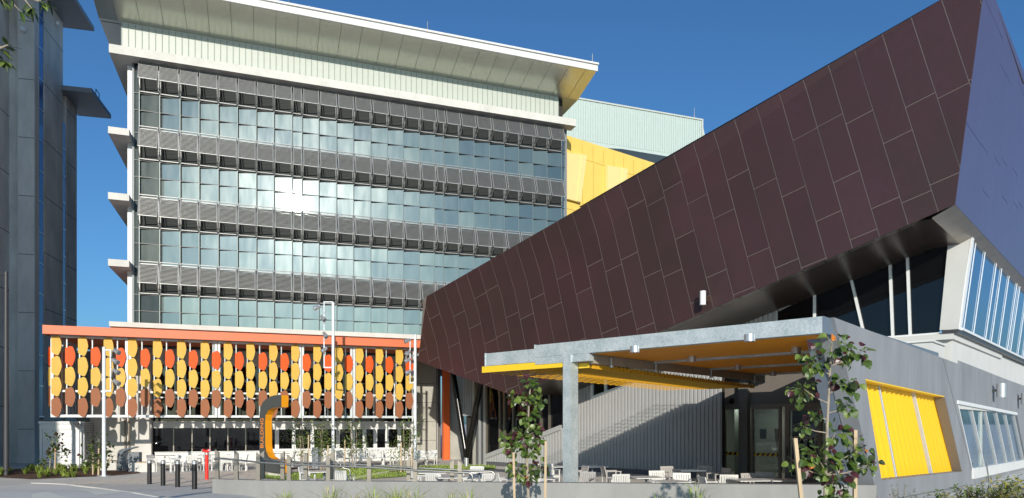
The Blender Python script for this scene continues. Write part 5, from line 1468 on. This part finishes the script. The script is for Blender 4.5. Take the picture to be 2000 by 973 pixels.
def tuft(mb, p, h, n, rg, spread=.6, wd=.018, mats=(0,)):
    for i in range(n):
        th = rg.random()*6.283; lean = rg.uniform(.1, spread); d = Vector((math.cos(th)*lean, math.sin(th)*lean, 1)).normalized(); hh = h*rg.uniform(.55,1.1)
        x = Vector((-math.sin(th), math.cos(th), 0))*wd; a = p + Vector((rg.uniform(-.05,.05), rg.uniform(-.05,.05), 0))
        b = a + d*hh*.6; c = b + Vector((d.x*1.6, d.y*1.6, d.z*.25))*hh*.5
        mb.add([a-x, a+x, b+x*.8, b-x*.8, c], [(0,1,2,3),(3,2,4)], rg.choice(mats))
def plants():
    rg = random.Random(21)
    # strappy groundcover in the left bed
    bp = ccw(bed); mb = MB(); k = 0
    x0, x1 = min(p[0] for p in bp), max(p[0] for p in bp); y0, y1 = min(p[1] for p in bp), max(p[1] for p in bp)
    def inside(x, y):
        c = False
        for i in range(len(bp)):
            a, b = bp[i], bp[i-1]
            if (a[1] > y) != (b[1] > y) and x < (b[0]-a[0])*(y-a[1])/(b[1]-a[1])+a[0]: c = not c
        return c
    while k < 62:
        x, y = rg.uniform(x0, x1), rg.uniform(y0, y1)
        if inside(x, y) and (x-x0) < (x1-x0)*.83:
            tuft(mb, Vector((x, y, gz(x, y))), rg.uniform(.35,.62), 46, rg, .75, .022, (0,0,1)); k += 1
    tag(stuff(mb.build('ground_cover', ['grass_blade', 'leaf_light'], origin=(0,0,0))), 'strappy bright green ground cover over the mulched left bed', 'ground cover')
    # grass tufts at the foot of the retaining wall
    spots = [(556,965,'wispy grass tuft farthest left at the foot of the retaining wall'), (642,955,'tall grass tuft with pale seed heads below the wide handrail post'), (690,964,'low grass tuft below the wall between the second and third handrail posts'),
             (731,960,'grass tuft below the third front handrail post'), (775,957,'dense grass tuft with long arching blades, largest along the wall'), (808,960,'arching grass tuft just right of the largest one'),
             (880,967,'sparse grass tuft below the curled handrail end'), (915,962,'single upright tuft left of the small tree shadow'), (1362,955,'thin wispy grass tuft below the canopy tables'), (1280,970,'low grass tuft between the two round-leaved trees')]
    for (u, vt, lb) in spots:
        D = 16.3; p = gxy(u, D); h = EYE + (HZ-vt)/F*D - p.z
        m = MB(); tuft(m, p, h*1.6, 90 if 'dense' in lb else 55, rg, .5, .011, (0,0,1))
        if 'seed' in lb:
            for i in range(5):
                a = p + Vector((rg.uniform(-.05,.05),0,0)); t = a + Vector((rg.uniform(-.12,.12), 0, h*rg.uniform(1.02,1.12))); m.tube([a, t], .004, 4, 1); m.tube([t-UP*.1, t], [.018,.006], 5, 1)
        tag(m.build('grass_tuft', ['grass_blade', 'grass_dry'], origin=p), lb, 'grass', 'grass tufts along the retaining wall')
    # shrubs at the right
    sh = [(1758,942,15,9,'feathery grey-green shrub below the yellow shutters, left of the leafy bushes'), (1797,950,14,9,'small feathery shrub below the right end of the shutters'),
          (1850,955,13,30,'low yellow-green leafy bush below the grey wall'), (1895,945,15,30,'yellow-green leafy bush below the downpipe'), (1936,944,14,34,'bushy yellow-green shrub, second from the right edge'),
          (1980,927,14,40,'tallest leafy shrub at the right edge with yellow leaves'), (2010,935,13,30,'leafy shrub cut by the right edge of the picture')]
    for (u, vt, D, n, lb) in sh:
        p = gxy(u, D); top = EYE + (HZ-vt)/F*D; m = MB(); r = thing('shrub', lb, 'shrub', p, 'shrubs before the grey wall'); st = MB()
        feather = n < 15
        for i in range(n):
            th = rg.random()*6.283; rad = rg.uniform(.05, .28 if feather else .5)
            t = Vector((p.x+math.cos(th)*rad, p.y+math.sin(th)*rad, p.z+(top-p.z)*rg.uniform(.75,1.0))); st.tube([p, (p+t)/2+Vector((0,0,.05)), t], [.008,.006,.003], 4)
            for j in range(26 if feather else 15):
                q = p + (t-p)*rg.uniform(.5 if feather else .55, 1); d = Vector((rg.gauss(0,1), rg.gauss(0,1), rg.uniform(.1,1.1)))
                if feather: m.leaf(q, d, (0,-.3,1), .055, .014, rg.choice((0,1)))
                else: m.leaf(q, d, (rg.gauss(0,.4),-.4,1), rg.uniform(.09,.15), .032, rg.choice((0,1,1,3)))
        st.build('stem', 'bark', r, True); m.build('foliage', ['leaf_green', 'leaf_light', 'leaf_dark', 'leaf_yellow'], r)
mat('grass_dry', (.42, .38, .22), .7)
mat('leaf_yellow', (.42, .34, .03), .5)
plants()

# overhanging tree at the upper left
def overhang():
    rg = random.Random(31); base = Vector((-8.3, 6.4, gz(-8.3, 6.4)))
    r = thing('overhanging_tree', 'tree outside the left edge whose dark glossy leaves hang into the top corner', 'tree', base)
    m = MB(); crotch = base + Vector((.3, 0, 4.2)); m.tube([base, base+Vector((.1,0,2)), crotch], [.16,.13,.10], 10); cr = MB()
    def branch(pts, r0):
        m.tube(pts, [r0*(1-.85*i/(len(pts)-1)) for i in range(len(pts))], 6)
    def leaves(pts, n, ln=.13):
        for i in range(n):
            t = rg.uniform(.25, 1); q = lerp(pts, t); ax = (lerp(pts, min(1, t+.05)) - lerp(pts, max(0, t-.05))).normalized()
            d = ax*rg.uniform(.3,1.1) + Vector((rg.gauss(0,.6), rg.gauss(0,.6), rg.uniform(-.9,.2)))
            cr.leaf(q, d, (rg.gauss(0,.5), -.5, 1), ln*rg.uniform(.7,1.1), .038, rg.choice((0,0,2,2,2,1)), droop=.2, fold=.12)
    X = lambda u, v, D=6.4: at(u, v, D)
    b1 = [crotch, X(-160,-60), X(-40,-50), X(40,-12), X(85,5)]; branch(b1, .06)
    t1 = [X(20,-25), X(28,10,6.3), X(42,24,6.3)]; t2 = [X(40,-12), X(60,14), X(68,24,6.4)]; t3 = [X(-30,-45), X(0,-8), X(10,10)]
    for t in (t1, t2, t3): branch(t, .008); leaves(t, 9)
    leaves([X(60,-8), X(85,5), X(98,8)], 12)
    b2 = [crotch, X(-150,160), X(-60,120), X(-10,98,6.3), X(16,88,6.3)]; branch(b2, .04); leaves([X(-30,108), X(-5,98), X(16,88)], 26)
    leaves([X(-20,118), X(0,115), X(12,122)], 12)
    for k in range(7):
        a = crotch; e = base + Vector((rg.uniform(-2.2,.2), rg.uniform(-2,1.8), rg.uniform(5.2,7.5))); mid = (a+e)/2 + Vector((0,0,.3)); branch([a, mid, e], .05)
        for j in range(4):
            f = e + Vector((rg.uniform(-.7,.5), rg.uniform(-.7,.7), rg.uniform(-.5,.5))); branch([lerp([a,mid,e], .7), f], .012); leaves([e, f], 26)
    m.build('trunk', 'bark', r, True); cr.build('crown', LM[:3], r)
overhang()
